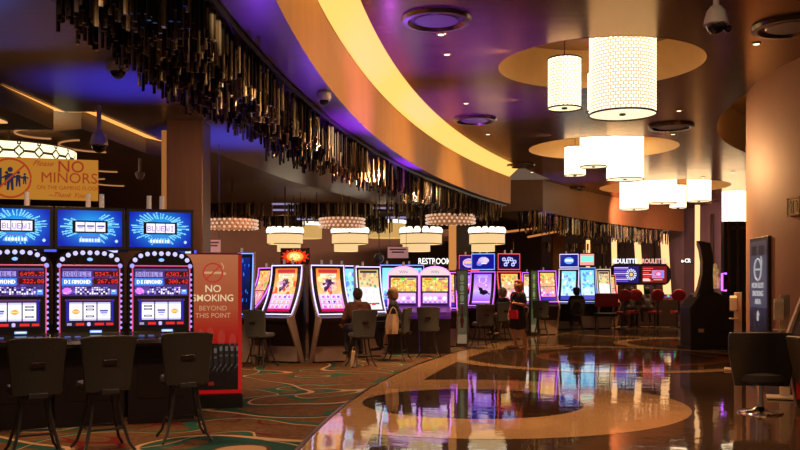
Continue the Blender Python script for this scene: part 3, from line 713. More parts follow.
for px, d, f, lb in [(261, 16.2, (.45, .9), 'slate stool facing the left tall curved machine, empty'), (361, 16.25, (-.35, .94), 'slate stool the man in brown sits on'), (397, 17.6, (-.95, .3), 'slate stool of the woman with the cream bag'),
                     (429, 18.4, (.1, 1), 'empty slate stool at the right arched purple machine'), (482, 21.0, (-.3, .95), 'empty slate stool at the purple cat machine'), (502, 23.5, (-.3, .95), 'stool of the grey-haired person behind the standing woman'),
                     (541, 26.0, (.2, 1), 'stool at the pink and orange machine right of the standing woman'), (577, 28.5, (.1, 1), 'black stool at the white-lit curved machines'), (552, 27.2, (.3, 1), 'stool at the foot of the machine with orange screen')]:
    place(st_f, uf, (PX(px, d), d, .006 if px < 470 else .0), face(*f), lb)

# red round-back chairs at the roulette terminals
RED = mat('red_vinyl', (.24, .006, .012), .4)
def red_chair():
    t = thing('red_chair', 'x', 'chair', group='red round-backed chairs at the roulette terminals')
    mb = MB(); mb.lathe([(.0001, .50), (.20, .50), (.24, .54), (.23, .60), (.0001, .61)], 20); mb.build('seat', RED, t, smooth=True)
    mb = MB(); mb.ball((0, .22, 1.17), .26, 18, (1, .18, .85)); mb.build('backrest', RED, t, smooth=True)
    mb = MB(); mb.box((0, .22, .80), (.07, .03, .50)); mb.build('back_bracket', DGREY, t)
    mb = MB(); mb.lathe([(.03, .5), (.03, .04), (.22, .03), (.23, 0)], 18); mb.build('pedestal', DGREY, t, smooth=True)
    return t
rc = red_chair(); ur = [False]
for px, d, lb in [(634, 31.5, 'red chair in front of the blue roulette screen'), (655, 31, 'red chair under the left edge of the red roulette screen'), (677, 31.2, 'rightmost red chair, nearest the mauve wall'), (622, 30.2, 'red chair right beside the red bench')]:
    place(rc, ur, (PX(px, d), d, 0), PI * (1 + R.uniform(-.06, .06)), lb)
t = thing('red_bench', 'wide red padded bench back standing before the white-lit curved machines', 'bench', (PX(606.5, 29.5), 29.5, 0))
mb = MB(); mb.box((0, .0, 1.02), (.80, .10, .46)); mb.build('backrest', RED, t, bevel=.03)
mb = MB(); mb.box((0, .25, .52), (.78, .5, .12)); mb.build('seat', BLK, t, bevel=.03)
for sx in (-1, 1):
    mb = MB(); mb.cone((sx * .3, .2, .5), (sx * .33, .2, 0), .025, .02, 8); mb.build('leg', DGREY, t)
    mb = MB(); mb.cone((sx * .3, .0, .85), (sx * .3, .2, .5), .02, .02, 8); mb.build('bracket', DGREY, t)

# low lounge stool with chrome trumpet base, right foreground
t = thing('lounge_stool', 'large black low-backed swivel stool with round chrome base, right foreground', 'stool', (PX(760, 10.4), 10.4, 0), rad(172))
LV = mat('black_leather', (.022, .019, .017), .38, bump=.1, scale=60)
mb = MB(); nu, nv = 12, 10; vs = []
for s in (0, 1):
    for j in range(nv + 1):
        v = j / nv; z = lerp(.33, .965, v)
        for i in range(nu + 1):
            u = i / nu * 2 - 1; w = lerp(.62, .76, min(1, v * 1.6)) * (1 if v < .95 else .97)
            y = .20 + .10 * v - .20 * u * u * (.5 + .5 * v) - (0 if s else .055)
            mb.v.append((u * w / 2, y, z + .015 * (1 - u * u)))
m_ = (nu + 1) * (nv + 1)
for s in (0, 1):
    for j in range(nv):
        for i in range(nu):
            a = s * m_ + j * (nu + 1) + i; mb.f.append((a, a + 1, a + nu + 2, a + nu + 1))
ed = [i for i in range(nu + 1)] + [j * (nu + 1) + nu for j in range(1, nv + 1)] + [nv * (nu + 1) + i for i in range(nu - 1, -1, -1)] + [j * (nu + 1) for j in range(nv - 1, 0, -1)]
for a, b_ in zip(ed, ed[1:] + ed[:1]): mb.f.append((a, b_, b_ + m_, a + m_))
bk = mb.build('backrest', LV, t, smooth=True, bevel=.012)
mb = MB(); mb.lathe([(.0001, .36), (.25, .36), (.30, .40), (.29, .47), (.24, .50), (.0001, .50)], 28, (0, -.02, 0)); mb.build('seat', LV, t, smooth=True)
mb = MB(); mb.lathe([(.045, .37), (.035, .2), (.04, .08), (.10, .035), (.25, .02), (.265, 0)], 32); mb.build('pedestal', CHROME, t, smooth=True)
t = thing('lounge_stool', 'second black swivel stool with chrome base, cut off by the right edge', 'stool', (PX(829, 9.6), 9.6, 0), rad(100))
mb = MB(); mb.lathe([(.0001, .38), (.25, .38), (.30, .42), (.29, .49), (.24, .52), (.0001, .52)], 28); mb.build('seat', LV, t, smooth=True)
mb = MB(); mb.prism([(.2, .42), (.34, .95), (.29, .97), (.14, .45)], -.3, .3, 'x'); mb.build('backrest', LV, t, bevel=.02)
mb = MB(); mb.lathe([(.045, .39), (.035, .2), (.04, .08), (.10, .035), (.25, .02), (.265, 0)], 32); mb.build('pedestal', CHROME, t, smooth=True)

# ------------------------------------------------------------------ screen pictures
def art_topper(seed, wild):
    c = Cv(80, 46, (.02, .12, .62)); r = np.sqrt(((c.X - 40) / 1.35) ** 2 + (c.Y - 21) ** 2); t = np.clip(1 - r / 34, 0, 1)[..., None]
    c.a = c.a * (1 - t) + np.array((.15, .72, .95)) * t
    R = random.Random(seed)
    for k in range(40):
        a = 2 * PI * (k + R.uniform(-.25, .25)) / 40; L = R.uniform(.8, 1.15)
        if not wild and abs(math.cos(a)) < .75 and R.random() < .7: continue
        c.line(40 + 20 * math.cos(a), 21 + 13 * math.sin(a), 40 + 33 * L * math.cos(a), 21 + 20 * L * math.sin(a), 1.5, (.55, .9, 1), .85)
    c.rect(18, 13, 62, 29, (.03, .03, .07)); c.rect(21, 15, 59, 27, (.95, .92, 1))
    for i in range(3):
        c.rect(21 + i * 12.7, 14, 22 + i * 12.7, 28, (.1, .1, .2))
        if not wild: c.rect(24 + i * 12.7, 19, 33 + i * 12.7, 21, (.3, .3, .6)); c.rect(25 + i * 12.7, 22, 31 + i * 12.7, 23, (.5, .45, .75))
    if wild: c.text(23, 18, 'BLUEWIN'[:6], (.62, .42, .70), 1)
    c.rect(26, 36, 54, 41, (.35, .6, .9)); [c.rect(27 + 3.8 * i, 36.5, 29.6 + 3.8 * i, 40.5, (.9, .97, 1)) for i in range(7)]; c.rect(26, 32, 52, 34, (.35, .45, .75)); c.ell(73, 39, 2, 2, (.7, .85, 1)); return c
def art_upper(seed, v1, v2):
    R = random.Random(seed); c = Cv(96, 50, (.24, .16, .42)); c.speck(0, 0, 96, 50, 60, [(.25, .15, .6), (.45, .25, .7), (.2, .25, .6)], (1, 3), seed)
    for k in range(14): a = PI + PI * k / 13; c.line(22, 44, 22 + 40 * math.cos(a), 44 + 40 * math.sin(a), 1, (.55, .4, .85), .5)
    c.rect(1, 1, 95, 3, (.35, .28, .4)); c.rect(2, 6, 50, 15, (.62, .55, .85)); c.text(4, 7, 'DOUBLE', (.10, .05, .2), 1, 7.6)
    c.rect(54, 5, 95, 15, (.25, .02, .03)); c.text(57, 7, v1, (.95, .22, .2), 1)
    c.rect(0, 18, 51, 31, (.25, .5, .9)); c.text(4, 21, 'DIAMOND', (1, 1, 1), 1, 6.6); c.text(5, 21, 'DIAMOND', (1, 1, 1), 1, 6.6)
    c.rect(54, 18, 95, 29, (.25, .02, .03)); c.text(61, 20, v2, (1, .2, .18), 1)
    c.ell(9, 41, 8, 6, (.85, .45, .95)); c.speck(2, 36, 16, 47, 8, [(1, .8, 1)], (.6, 1.2), seed)
    for i in range(15):
        for j in range(4):
            if R.random() < .85: c.rect(23 + i * 4, 34 + j * 3.6, 26.4 + i * 4, 36.8 + j * 3.6, R.choice([(.95, .92, 1), (.6, .55, .85), (.05, .05, .1), (.9, .9, 1)]))
    c.rect(84, 38, 94, 47, (.35, .6, 1)); c.rect(86, 40, 92, 42, (1, 1, 1)); return c
def art_reels(seed):
    R = random.Random(seed); c = Cv(84, 44, (.07, .05, .2)); c.rect(0, 0, 84, 3, (.35, .2, .35)); c.rect(2, 0, 6, 44, (.15, .12, .6)); c.rect(78, 0, 82, 44, (.15, .12, .6))
    for i in range(3):
        x = 7 + i * 24; c.rect(x, 5, x + 22, 34, (.97, .95, 1)); c.rect(x, 5, x + 22, 8, (.78, .76, .92)); c.rect(x, 31, x + 22, 34, (.78, .76, .92))
        k = (i + seed) % 3
        if k == 0: c.rect(x + 4, 17, x + 18, 20, (.35, .33, .62)); c.rect(x + 5, 21, x + 17, 23, (.3, .4, .8)); c.rect(x + 7, 25, x + 15, 26, (.5, .5, .75))
        elif k == 1: c.ell(x + 11, 20, 7, 4, (.95, .62, .3)); c.rect(x + 5, 19, x + 17, 21, (.98, .85, .5))
        else:
            for j in (10, 15, 26): c.rect(x + 4, j, x + 18, j + 3.6, (.08, .06, .16)); c.rect(x + 6, j + 1, x + 16, j + 2, (.9, .9, 1))
    c.rect(0, 36, 84, 44, (.10, .07, .14)); 
    for x, w in ((3, 8), (18, 14), (50, 16), (70, 12)): c.rect(x, 38, x + w, 42, (.85, .16, .14) if x > 10 else (.6, .55, .7))
    c.ell(40, 40, 3.4, 3, (.8, .7, 1)); return c
def art_tall(kind, seed, w=30, h=48):
    R = random.Random(seed); c = Cv(w, h, (.05, .03, .1))
    if kind == 'fire':
        c.vgrad(0, h * .62, (.97, .50, .18), (1, .82, .55)); c.ell(w * .5, h * .36, w * .36, h * .2, (1, .88, .75), .7); c.vgrad(h * .62, h, (.93, .72, .92), (.95, .45, .85)); c.speck(0, 6, w, h * .6, 26, [(1, .9, .6), (1, .3, .15), (1, .7, .5)], (1, 3.5), seed)
        c.rect(3, 1, w - 3, 5, (.75, .2, .2)); c.rect(5, 6, w - 5, 10, (1, .92, .8)); c.rect(7, 7.5, w - 7, 8.5, (.85, .45, .3))
        c.speck(w * .25, h * .18, w * .75, h * .32, 9, [(1, .93, .8), (1, .8, .6)], (1.5, 3.2), seed + 3)
        for q in range(3): c.line(w * (.32 + .05 * q), h * (.50 - .02 * q), w * (.45 + .09 * q), h * (.28 + .03 * q), 4.2 - q, (.30 - .05 * q, .10, .34), .9)
        c.speck(w * .25, h * .32, w * .78, h * .52, 16, [(.40, .15, .42), (.25, .10, .30), (.85, .6, .75), (.6, .2, .35)], (.8, 2.2), seed + 5); c.ell(w * .56, h * .30, 2.4, 2.8, (.22, .10, .26)); c.line(w * .2, h * .44, w * .36, h * .40, 2, (.95, .85, .9))
        for j in range(3):
            for i in range(4): c.rect(2 + i * (w - 4) / 4, h * .62 + j * 5.4, 1 + (i + 1) * (w - 4) / 4, h * .62 + j * 5.4 + 4.4, (.98, .86, .97)); c.ell(2 + (i + .5) * (w - 4) / 4, h * .62 + j * 5.4 + 2.2, 1.6, 1.5, R.choice([(.75, .35, .85), (.95, .55, .75), (.45, .3, .8), (.95, .7, .5)]))
        c.rect(0, h - 3, w, h, (.75, .05, .3))
    elif kind == 'white':
        c.a[:] = (.93, .93, .90); c.vgrad(0, h * .45, (.85, .72, .5), (.95, .82, .6)); c.speck(2, 4, w - 2, h * .42, 22, [(.85, .45, .25), (.3, .6, .6), (.98, .9, .6), (.7, .55, .5)], (1, 2.4), seed); c.rect(2, 1, w - 2, 4, (.25, .2, .22)); c.speck(2, h * .5, w - 2, h * .85, 18, [(.85, .95, 1), (.9, .85, .95)], (1, 2.5), seed); c.rect(3, h * .85, w - 3, h * .89, (.4, .35, .45)); c.ell(w * .6, h * .86, 4, 1.6, (.85, .15, .2))
    elif kind == 'cyan':
        c.vgrad(0, h, (.50, .85, .98), (.88, .95, 1)); c.speck(2, 3, w - 2, h - 8, 30, [(.35, .55, .95), (.95, .98, 1), (.5, .4, .9), (.3, .8, .9)], (1, 3), seed); c.rect(0, h * .86, w, h, (.25, .25, .7))
    elif kind == 'blue':
        c.vgrad(0, h, (.04, .12, .45), (.01, .03, .15)); c.speck(2, 3, w - 2, h - 8, 12, [(.2, .5, .95), (.1, .2, .7)], (1, 2), seed)
    elif kind == 'cat':
        c.vgrad(0, h * .55, (.62, .42, .95), (.85, .65, 1)); c.vgrad(h * .55, h, (.80, .72, .98), (.55, .25, .9)); c.ring(w * .5, h * .2, 6, 1.3, (.9, .8, 1)); c.rect(6, 2, w - 6, 6, (.75, .6, 1))
        c.ell(w * .6, h * .62, 7, 4, (.06, .02, .12)); c.ell(w * .42, h * .52, 3.3, 3, (.06, .02, .12)); c.line(w * .3, h * .45, w * .45, h * .55, 2, (.06, .02, .12)); c.line(w * .75, h * .6, w * .92, h * .68, 2, (.06, .02, .12))
        c.speck(2, h * .3, w - 2, h * .5, 8, [(1, .95, .8), (.95, .3, .5)], (.8, 1.6), seed); c.rect(0, h - 4, w, h - 2, (.95, .7, 1))
    else:  # 'mix'
        c.vgrad(0, h, (.98, .75, .35), (.95, .55, .75)); c.speck(0, 2, w, h * .55, 34, [(1, .9, .5), (.95, .35, .2), (.95, .5, .7), (1, .95, .85), (.5, .7, .3)], (1, 2.6), seed)
        c.speck(0, h * .55, w, h, 26, [(1, .9, .95), (.8, .4, .9), (.95, .4, .5), (.5, .4, .95)], (1, 2.6), seed); c.rect(0, h * .5, w, h * .53, (.35, .1, .2)); c.rect(0, h * .88, w, h, (.25, .15, .7))
    return c
def art_panel(kind, seed):
    R = random.Random(seed); c = Cv(36, 24, (.05, .02, .15))
    if kind == 'sun':
        c.a[:] = (.10, .01, .01); 
        for k in range(26): a = 2 * PI * k / 26; c.line(18, 12, 18 + (15 + 3 * (k % 2)) * math.cos(a), 12 + (10 + 1.5 * (k % 2)) * math.sin(a), 2, (.95, .22, .08), .9)
        c.ell(18, 12, 11, 7.6, (1, .62, .25)); c.ell(18, 12, 7.5, 5.2, (1, .92, .6)); c.speck(11, 8, 25, 16, 12, [(.8, .25, .1), (1, .75, .3)], (.6, 1.2), seed)
    elif kind == 'oval': c.a[:] = (.15, .04, .42); c.ell(18, 12, 12.5, 8, (.85, .75, 1)); c.ell(18, 12, 10.5, 6, (.80, .45, .75)); c.ell(18, 11, 9, 3, (.95, .75, .55)); c.rect(10, 13, 26, 15, (.4, .5, .95))
    elif kind == 'swirl': c.a[:] = (.03, .06, .52); c.ell(19, 10, 9, 6, (.75, .72, 1)); c.ell(22, 9, 5, 3, (.95, .75, .8)); c.ell(12, 16, 5, 3, (.4, .5, .95)); c.rect(15, 14, 24, 16, (.95, .9, 1)); c.ell(11, 13, 3, 2, (.9, .5, .7))
    elif kind == 'coins':
        c.a[:] = (.05, .03, .25)
        for x, y in ((9, 8), (15, 12), (22, 8), (28, 12), (12, 17), (25, 17), (18, 7)): c.ell(x, y, 3.4, 3.2, (.85, .85, 1)); c.ell(x, y, 1.6, 1.6, (.3, .35, .8))
    elif kind == 'gold':
        c.a[:] = (.95, .78, .35); c.speck(0, 4, 36, 24, 60, [(1, .92, .5), (.95, .6, .2), (.98, .95, .75), (.85, .5, .45), (.6, .7, .3)], (1, 2.2), seed); c.rect(0, 0, 36, 3, (.1, .05, .1)); c.rect(3, 4, 13, 6, (.85, .2, .2)); c.rect(15, 3, 20, 7, (.4, .85, .3)); c.rect(23, 4, 33, 6, (.35, .3, .75))
        for x in (9, 18, 27): c.rect(x, 8, x + 1, 24, (.75, .55, .45))
    elif kind == 'lilac':
        c.a[:] = (.88, .70, .96)
        for i in range(5): c.ell(4 + i * 7, 11, 2.8, 4, R.choice([(.98, .92, 1), (.8, .5, .9), (.95, .75, .9)])); c.rect(2 + i * 7, 18, 6 + i * 7, 20, (.55, .2, .8))
        c.rect(0, 21, 36, 24, (.1, .03, .15))
    elif kind == 'blue': c.a[:] = (.06, .10, .5); c.ell(18, 12, 10, 7, (.4, .65, .98)); c.rect(10, 9, 26, 14, (.9, .95, 1))
    elif kind == 'deck': c.a[:] = (.10, .03, .2); c.rect(2, 14, 34, 22, (.55, .1, .7)); c.speck(2, 3, 34, 20, 14, [(.6, .7, 1), (.9, .4, .7), (.2, .3, .9)], (1, 2), seed)
    elif kind == 'teal': c.a[:] = (.45, .85, .92); c.ell(18, 12, 12, 7, (.9, .98, 1)); c.rect(5, 10, 31, 14, (.3, .5, .85))
    elif kind == 'pink': c.a[:] = (.93, .62, .60); c.rect(2, 5, 34, 17, (.5, .95, .85))
    return c

# ------------------------------------------------------------------ near three-reel machines
def near_machine(i, loc, rz, label, wild, v1, v2):
    t = thing('slot_machine', label, 'slot machine', loc, rz, None)
    hw = .352
    pts = [(-hw, 0), (hw, 0), (hw, 1.66)]
    for a in ds(0, 180, 24)[1:-1]:
        ca, sa = math.cos(rad(a)), math.sin(rad(a)); pts.append((hw * math.copysign(abs(ca) ** .62, ca), 1.66 + .25 * abs(sa) ** .75))
    pts.append((-hw, 1.66))
    mb = MB(); mb.prism(pts, 0, .5, 'y'); mb.build('cabinet', BLKG, t)
    # bulbs
    path = [(-hw + .035, z) for z in ds(1.0, 1.64, 11)]
    fine = []
    for a in ds(180, 0, 400):
        ca, sa = math.cos(rad(a)), math.sin(rad(a)); fine.append(((hw - .037) * math.copysign(abs(ca) ** .62, ca), 1.66 + .212 * abs(sa) ** .75))
    acc = [0]
    for a, b_ in zip(fine, fine[1:]): acc.append(acc[-1] + math.hypot(a[0] - b_[0], a[1] - b_[1]))
    for k in range(1, 12):
        i_ = min(range(len(acc)), key=lambda j: abs(acc[j] - acc[-1] * k / 12)); path.append(fine[i_])
    path += [(hw - .035, z) for z in ds(1.64, 1.0, 11)]
    for x, z in path:
        mb = MB(); mb.ball((x, -.004, z), (.026 if z > 1.68 else .016), 8); mb.build('light_bulb', BULB if z < 1.75 else BULB_HI, t, smooth=True)
    tr = [(-.305, 1.0), (-.305, 1.71), (-.285, 1.735), (.285, 1.735), (.305, 1.71), (.305, 1.0)]
    mb = MB(); mb.tube([(x, -.012, z) for x, z in tr], .0075, 6); mb.build('neon_trim', LED_PINK, t)
    mb = MB(); mb.prism([(-.305, 1.0), (.305, 1.0), (.305, 1.73), (-.305, 1.73)], -.006, .0, 'y'); mb.build('screen_bezel', BLK, t)
    cv_mesh('upper_screen', art_upper(i, v1, v2), .57, .30, SCREEN, t, (0, -.012, 1.405))
    cv_mesh('lower_screen', art_reels(i), .50, .295, SCREEN, t, (0, -.014, 1.075))
    mb = MB(); mb.ball((0, -.01, 1.80), .03, 10, (1, .3, .6)); mb.build('badge', LED_BLUE, t, smooth=True)
    mb = MB(); mb.prism([(0, 1.02), (-.04, 1.0), (-.33, .945), (-.345, .90), (-.30, .86), (0, .84)], -hw, hw, 'x'); dk = mb.build('button_deck', BLKG, t, bevel=.008)
    c = Cv(16, 6, (.6, .75, 1)); c.rect(0, 0, 16, 1, (.2, .3, .8)); c.rect(2, 2, 14, 4, (.9, .95, 1)); cv_mesh('deck_screen', c, .12, .035, SCREEN, dk, (.06, -.055, 1.01), rx=rad(-35))
    mb = MB()
    for x in (-.22, -.12, .17, .25): mb.box((x, -.20, .976), (.06, .035, .012), rx=rad(11))
    mb.build('button', em('blue_button', (.12, .2, .7), .35, False), dk)
    mb = MB(); mb.box((0, .22, .43), (2 * hw, .46, .86)); mb.build('base_cabinet', mat('dark_red_base', (.010, .004, .005), .45), t)
    mb = MB(); mb.box((0, -.012, .5), (.5, .02, .45)); mb.build('base_door', mat('base_door', (.014, .005, .005), .4), t, bevel=.004)
    # monitor on top
    mb = MB(); mb.box((0, .22, 2.145), (.735, .09, .47)); mo = mb.build('monitor', BLK, t, bevel=.006)
    cv_mesh('monitor_screen', art_topper(i, wild), .665, .395, SCREEN, mo, (0, .172, 1.948))
    mb = MB(); mb.box((0, .26, 1.9), (.2, .06, .2)); mb.build('monitor_stand', DGREY, t)
    c = Cv(40, 5, (.03, .02, .1)); R = random.Random(i)
    for k in range(9): c.rect(R.randint(0, 38), R.randint(0, 2), R.randint(0, 38) + 3, 5, R.choice([(.3, .35, .95), (.8, .85, 1), (.1, .2, .6)]))
    cv_mesh('light_strip', c, .5, .035, SCREEN, t, (.15, .19, 1.885))
    for x in ((-.02, .12) if i == 1 else ((-.12, .02) if i == 2 else (.1, ))):
        mb = MB(); mb.cone((x, .22, 2.38), (x, .22, 2.53), .028, .026, 12); mb.build('signal_tower', CANDLE, t, smooth=True)
    return t
ux, uy = math.cos(rad(19)), math.sin(rad(19)); c0 = (PX(90, 9.4), 9.4)
NM = [(-1, 'leftmost near slot machine, cut by the left edge, under a blue starburst screen', True, '6495.35', '322.08'),
      (0, 'middle near slot machine, its blue top screen showing three plain reels', False, '5343.10', '267.85'),
      (1, 'near slot machine right beside the no smoking panel, under a spiky blue starburst', True, '6303.17', '308.42')]
for k, lb, wl, v1, v2 in NM:
    near_machine(k + 1, (c0[0] + k * .745 * ux, c0[1] + k * .745 * uy, .006), rad(19), lb, wl, v1, v2)
mb = MB(); mb.box((0, 0, .42), (2.35, .35, .84)); o = mb.build('machine_plinth', mat('plinth_black', (.012, .008, .008), .5)); o.location = (c0[0] - uy * .72, c0[1] + ux * .72, .006); o.rotation_euler = (0, 0, rad(19))
tag(o, 'dark plinth running behind the three near slot machines', 'plinth')

# ------------------------------------------------------------------ tall curved machines
SIDE = mat('pale_side_metal', (.62, .46, .36), .35, .2); LOWP = mat('brown_lower_panel', (.42, .30, .24), .45)
DEEP = mat('dark_cabinet', (.03, .016, .014), .35)
def curved(loc, rz, label, art, led, W=.78, H=1.93, lean=.42, topper=None, tled=None, group=None, scr=None, zb=.96, towers=1):
    t = thing('curved_slot_machine', label, 'slot machine', loc, rz, group); hw = W / 2
    def yc(v): return -lean * (1 - v) ** 2.0
    front = [(yc(v), lerp(zb - .03, H, v)) for v in ds(0, 1, 10)]
    prof = front + [(.16, H - .02), (.18, 1.2), (.14, 0), (-.02, 0), (-lean + .03, .76), (-lean - .12, .84), (-lean - .13, .89), (-lean - .01, .93)]
    mb = MB(); mb.prism(prof[::-1], -hw + .035, hw - .035, 'x'); mb.build('cabinet', DEEP, t)
    for s in (-1, 1):
        # pale side blade: thin along the screen, angled leg below
        blade = [(y, z) for y, z in front] + [(.06, H + .01)] + [(y + .085, z) for y, z in front[::-1]] + [(-lean + .10, .86), (.06, 0), (-.06, 0), (-lean - .15, .82), (-lean - .15, .91)]
        x0, x1 = sorted((s * hw, s * (hw - .035))); mb = MB(); mb.prism(blade, x0, x1, 'x'); mb.build('side_panel', SIDE, t)
    L = [(-hw + .028, yc(v) - .012, lerp(zb, H - .02, v)) for v in ds(0, 1, 10)]; Rr = [(-p[0], p[1], p[2]) for p in L[::-1]]
    mb = MB(); mb.tube(L + Rr, .0105, 6, True); mb.build('led_edge', led, t, smooth=True)
    cv = art; f = lambda u, v: (u * (W - (.24 if W > .7 else .16)), yc(.08 + .84 * v) - .014, lerp(zb - .03, H, .08 + .84 * v))
    cv_mesh('screen', cv, 1, 1, scr or SCREEN, t, f=f)
    cv_mesh('deck_screen', art_panel('deck', 3), W - .3, .055, SCREEN, t, (0, -lean - .05, .885), rx=rad(-55))
    mb = MB(); mb.box((0, -.09, .40), (W - .09, .16, .74)); mb.build('lower_panel', LOWP, t)
    if topper:
        mb = MB(); mb.box((0, .04, H + .27), (W - .06, .07, .46)); tp = mb.build('topper', BLK, t)
        cv_mesh('topper_screen', topper, W - .13, .39, SCREEN, tp, (0, .0, H + .075))
        if tled:
            a = hw - .045; mb = MB(); mb.tube([(-a, -.0, H + .05), (a, -.0, H + .05), (a, -.0, H + .49), (-a, -.0, H + .49)], .013, 6, True); mb.build('topper_led', tled, tp)
    zt = H + (.51 if topper else 0)
    for k in range(towers):
        x = -.1 + .2 * k; mb = MB(); mb.cone((x, .06, zt - .02), (x, .06, zt + .09), .028, .024, 8); mb.build('signal_tower', CANDLE, t, smooth=True)
    return t
G1 = 'tall curved portrait machines'
curved((PX(287, 17.2), 17.2, .006), rad(-24), 'tall curved machine with orange dragon-fire screen, facing left, left of the dark gap', art_tall('fire', 1), LED_WHITE, W=.74, lean=.40, towers=2)
curved((PX(327.5, 17.2), 17.2, .006), rad(26), 'tall curved machine with orange fire screen where the man in brown plays', art_tall('fire', 2), LED_WHITE, W=.74, lean=.40, towers=2)
curved((PX(368, 18.6), 18.6, .006), rad(22), 'tall curved machine with white and gold screen behind the two players', art_tall('white', 3), LED_WHITE, W=.60, lean=.34)
curved((PX(347, 19.0), 19.0, .006), rad(32), 'narrow curved machine with pale cyan screen, between the fire and the white screens', art_tall('cyan', 9), LED_WHITE, W=.62, lean=.34, H=1.96)
curved((PX(266, 18.3), 18.3, .006), rad(-55), 'curved machine seen from its side behind the left fire machine', art_tall('mix', 4), LED_PURPLE, W=.72, lean=.5, H=1.9)
curved((PX(246, 17.0), 17.0, .006), rad(-5), 'tall dark machine edged in blue light just right of the no smoking panel', art_tall('blue', 5), LED_BLUE, W=.34, H=2.16, lean=.2)
# sunburst box above
t = thing('machine_topper_sign', 'black box sign with glowing red-orange sunburst above the left fire machine', 'sign', (PX(295, 17.9), 17.9, 0)); z0, z1 = PZ(265, 17.9), PZ(248, 17.9)
mb = MB(); mb.box((0, .05, (z0 + z1) / 2), (.60, .08, z1 - z0)); mb.build('case', BLK, t); cv_mesh('picture', art_panel('sun', 1), .56, z1 - z0 - .04, SCREEN, t, (0, 0, z0 + .02))
mb = MB(); mb.box((.0, .06, z0 / 2 + .02), (.09, .06, z0)); mb.build('post', DEEP, t)
# arched purple machines
PUR = mat('purple_side', (.12, .03, .30), .3, em=(.3, .06, .7), es=.10)
def arched(px, d, label, seed, top=True):
    t = thing('arched_slot_machine', label, 'slot machine', (PX(px, d), d, .006), 0); hw = .34
    pts = [(-hw, 0), (hw, 0), (hw, 1.72)] + [(hw * math.cos(rad(a)), 1.72 + .22 * math.sin(rad(a))) for a in ds(0, 180, 16)[1:-1]] + [(-hw, 1.72)]
    mb = MB(); mb.prism(pts, 0, .5, 'y'); mb.build('cabinet', PUR, t)
    mb = MB(); mb.prism([(-.32, 1.74), (.32, 1.74)] + [(.32 * math.cos(rad(a)), 1.74 + .19 * math.sin(rad(a))) for a in ds(0, 180, 16)[1:-1]], -.012, 0, 'y'); mb.build('arch_sign', em('arch_cream', (1, .72, .75), 1.0, False), t)
    text('lettering', 'WIN', .09, em('arch_letters', (.3, .35, .8), .6, False), (0, -.02, 1.81), t)
    cv_mesh('upper_screen', art_panel('gold', seed), .56, .34, SCREEN, t, (0, -.012, 1.385)); cv_mesh('lower_screen', art_panel('lilac', seed), .54, .26, SCREEN, t, (0, -.012, 1.09))
    mb = MB(); mb.box((0, -.005, 1.36), (.6, .012, .03)); mb.build('screen_bar', BLK, t)
    mb = MB(); mb.tube([(-hw, -.01, .95), (-hw, -.01, 1.72)] + [(-(hw + .0) * math.cos(rad(a)), -.01, 1.72 + .21 * math.sin(rad(a))) for a in ds(0, 180, 12)] + [(hw, -.01, 1.72), (hw, -.01, .95)], .015, 6); mb.build('led_edge', em('magenta_led', (.85, .3, 1), 1.7, False), t)
    mb = MB(); mb.prism([(0, 1.06), (-.06, 1.04), (-.30, .93), (-.30, .84), (0, .76)], -hw, hw, 'x'); dk = mb.build('button_deck', PUR, t)
    c = Cv(20, 8, (.06, .02, .2)); c.rect(0, 0, 20, 2, (.8, .6, .95)); c.ell(15, 5, 3.5, 2.5, (.25, .5, 1)); c.rect(2, 4, 8, 7, (.35, .1, .6)); cv_mesh('deck_screen', c, .5, .20, SCREEN, dk, (0, -.31, .90), rx=rad(-62))
    mb = MB(); mb.box((0, .22, .4), (.68, .5, .8)); mb.build('base_cabinet', DEEP, t); mb = MB(); mb.cone((0, .1, 1.93), (0, .1, 2.04), .028, .024, 8); mb.build('signal_tower', CANDLE, t)
arched(403.5, 19.3, 'arched purple machine with cream top, left of its twin, behind the woman with the bag', 1); arched(435, 19.3, 'arched purple machine with cream top beside the poster post', 2)
for px, d, k, a, lb in [(391, 22.2, 'cyan', 1, 'cyan-lit machine peeking out behind the left arched purple machine'), (413, 22.4, 'cyan', 2, 'second cyan-lit machine glimpsed between the two arched purple machines'), (449, 21.5, 'mix', 8, 'dark-sided machine between the right arched machine and the poster post')]:
    curved((PX(px, d), d, .006), 0, lb, art_tall(k, a), LED_BLUE if k == 'cyan' else LED_PURPLE, W=.60 if px < 440 else .4, H=2.05 if px < 440 else 1.85, lean=.3)
# V pair near the standing woman
curved((PX(483, 24.6), 24.6, 0), rad(-16), 'curved machine with purple black-cat screen and blue-framed topper', art_tall('cat', 6), LED_PURPLE, W=.74, H=1.92, lean=.42, topper=art_panel('swirl', 2), tled=LED_BLUE, towers=2)
curved((PX(509, 24.6), 24.6, 0), rad(14), 'curved machine with golden screen and red-framed coin topper behind the standing woman', art_tall('mix', 7), LED_RED, W=.74, H=1.92, lean=.42, topper=art_panel('coins', 2), tled=LED_RED, towers=2)
curved((PX(469, 25.3), 25.3, 0), rad(-4), 'purple-lit machine with red-framed oval topper right behind the poster post', art_tall('cat', 8), LED_PURPLE, W=.66, H=1.9, lean=.3, topper=art_panel('oval', 2), tled=LED_RED, towers=2)
curved((PX(498, 26.4), 26.4, 0), rad(0), 'blue-edged machine hidden between the cat machine and the coin machine', art_tall('blue', 8), LED_BLUE, W=.5, H=1.85, lean=.3)
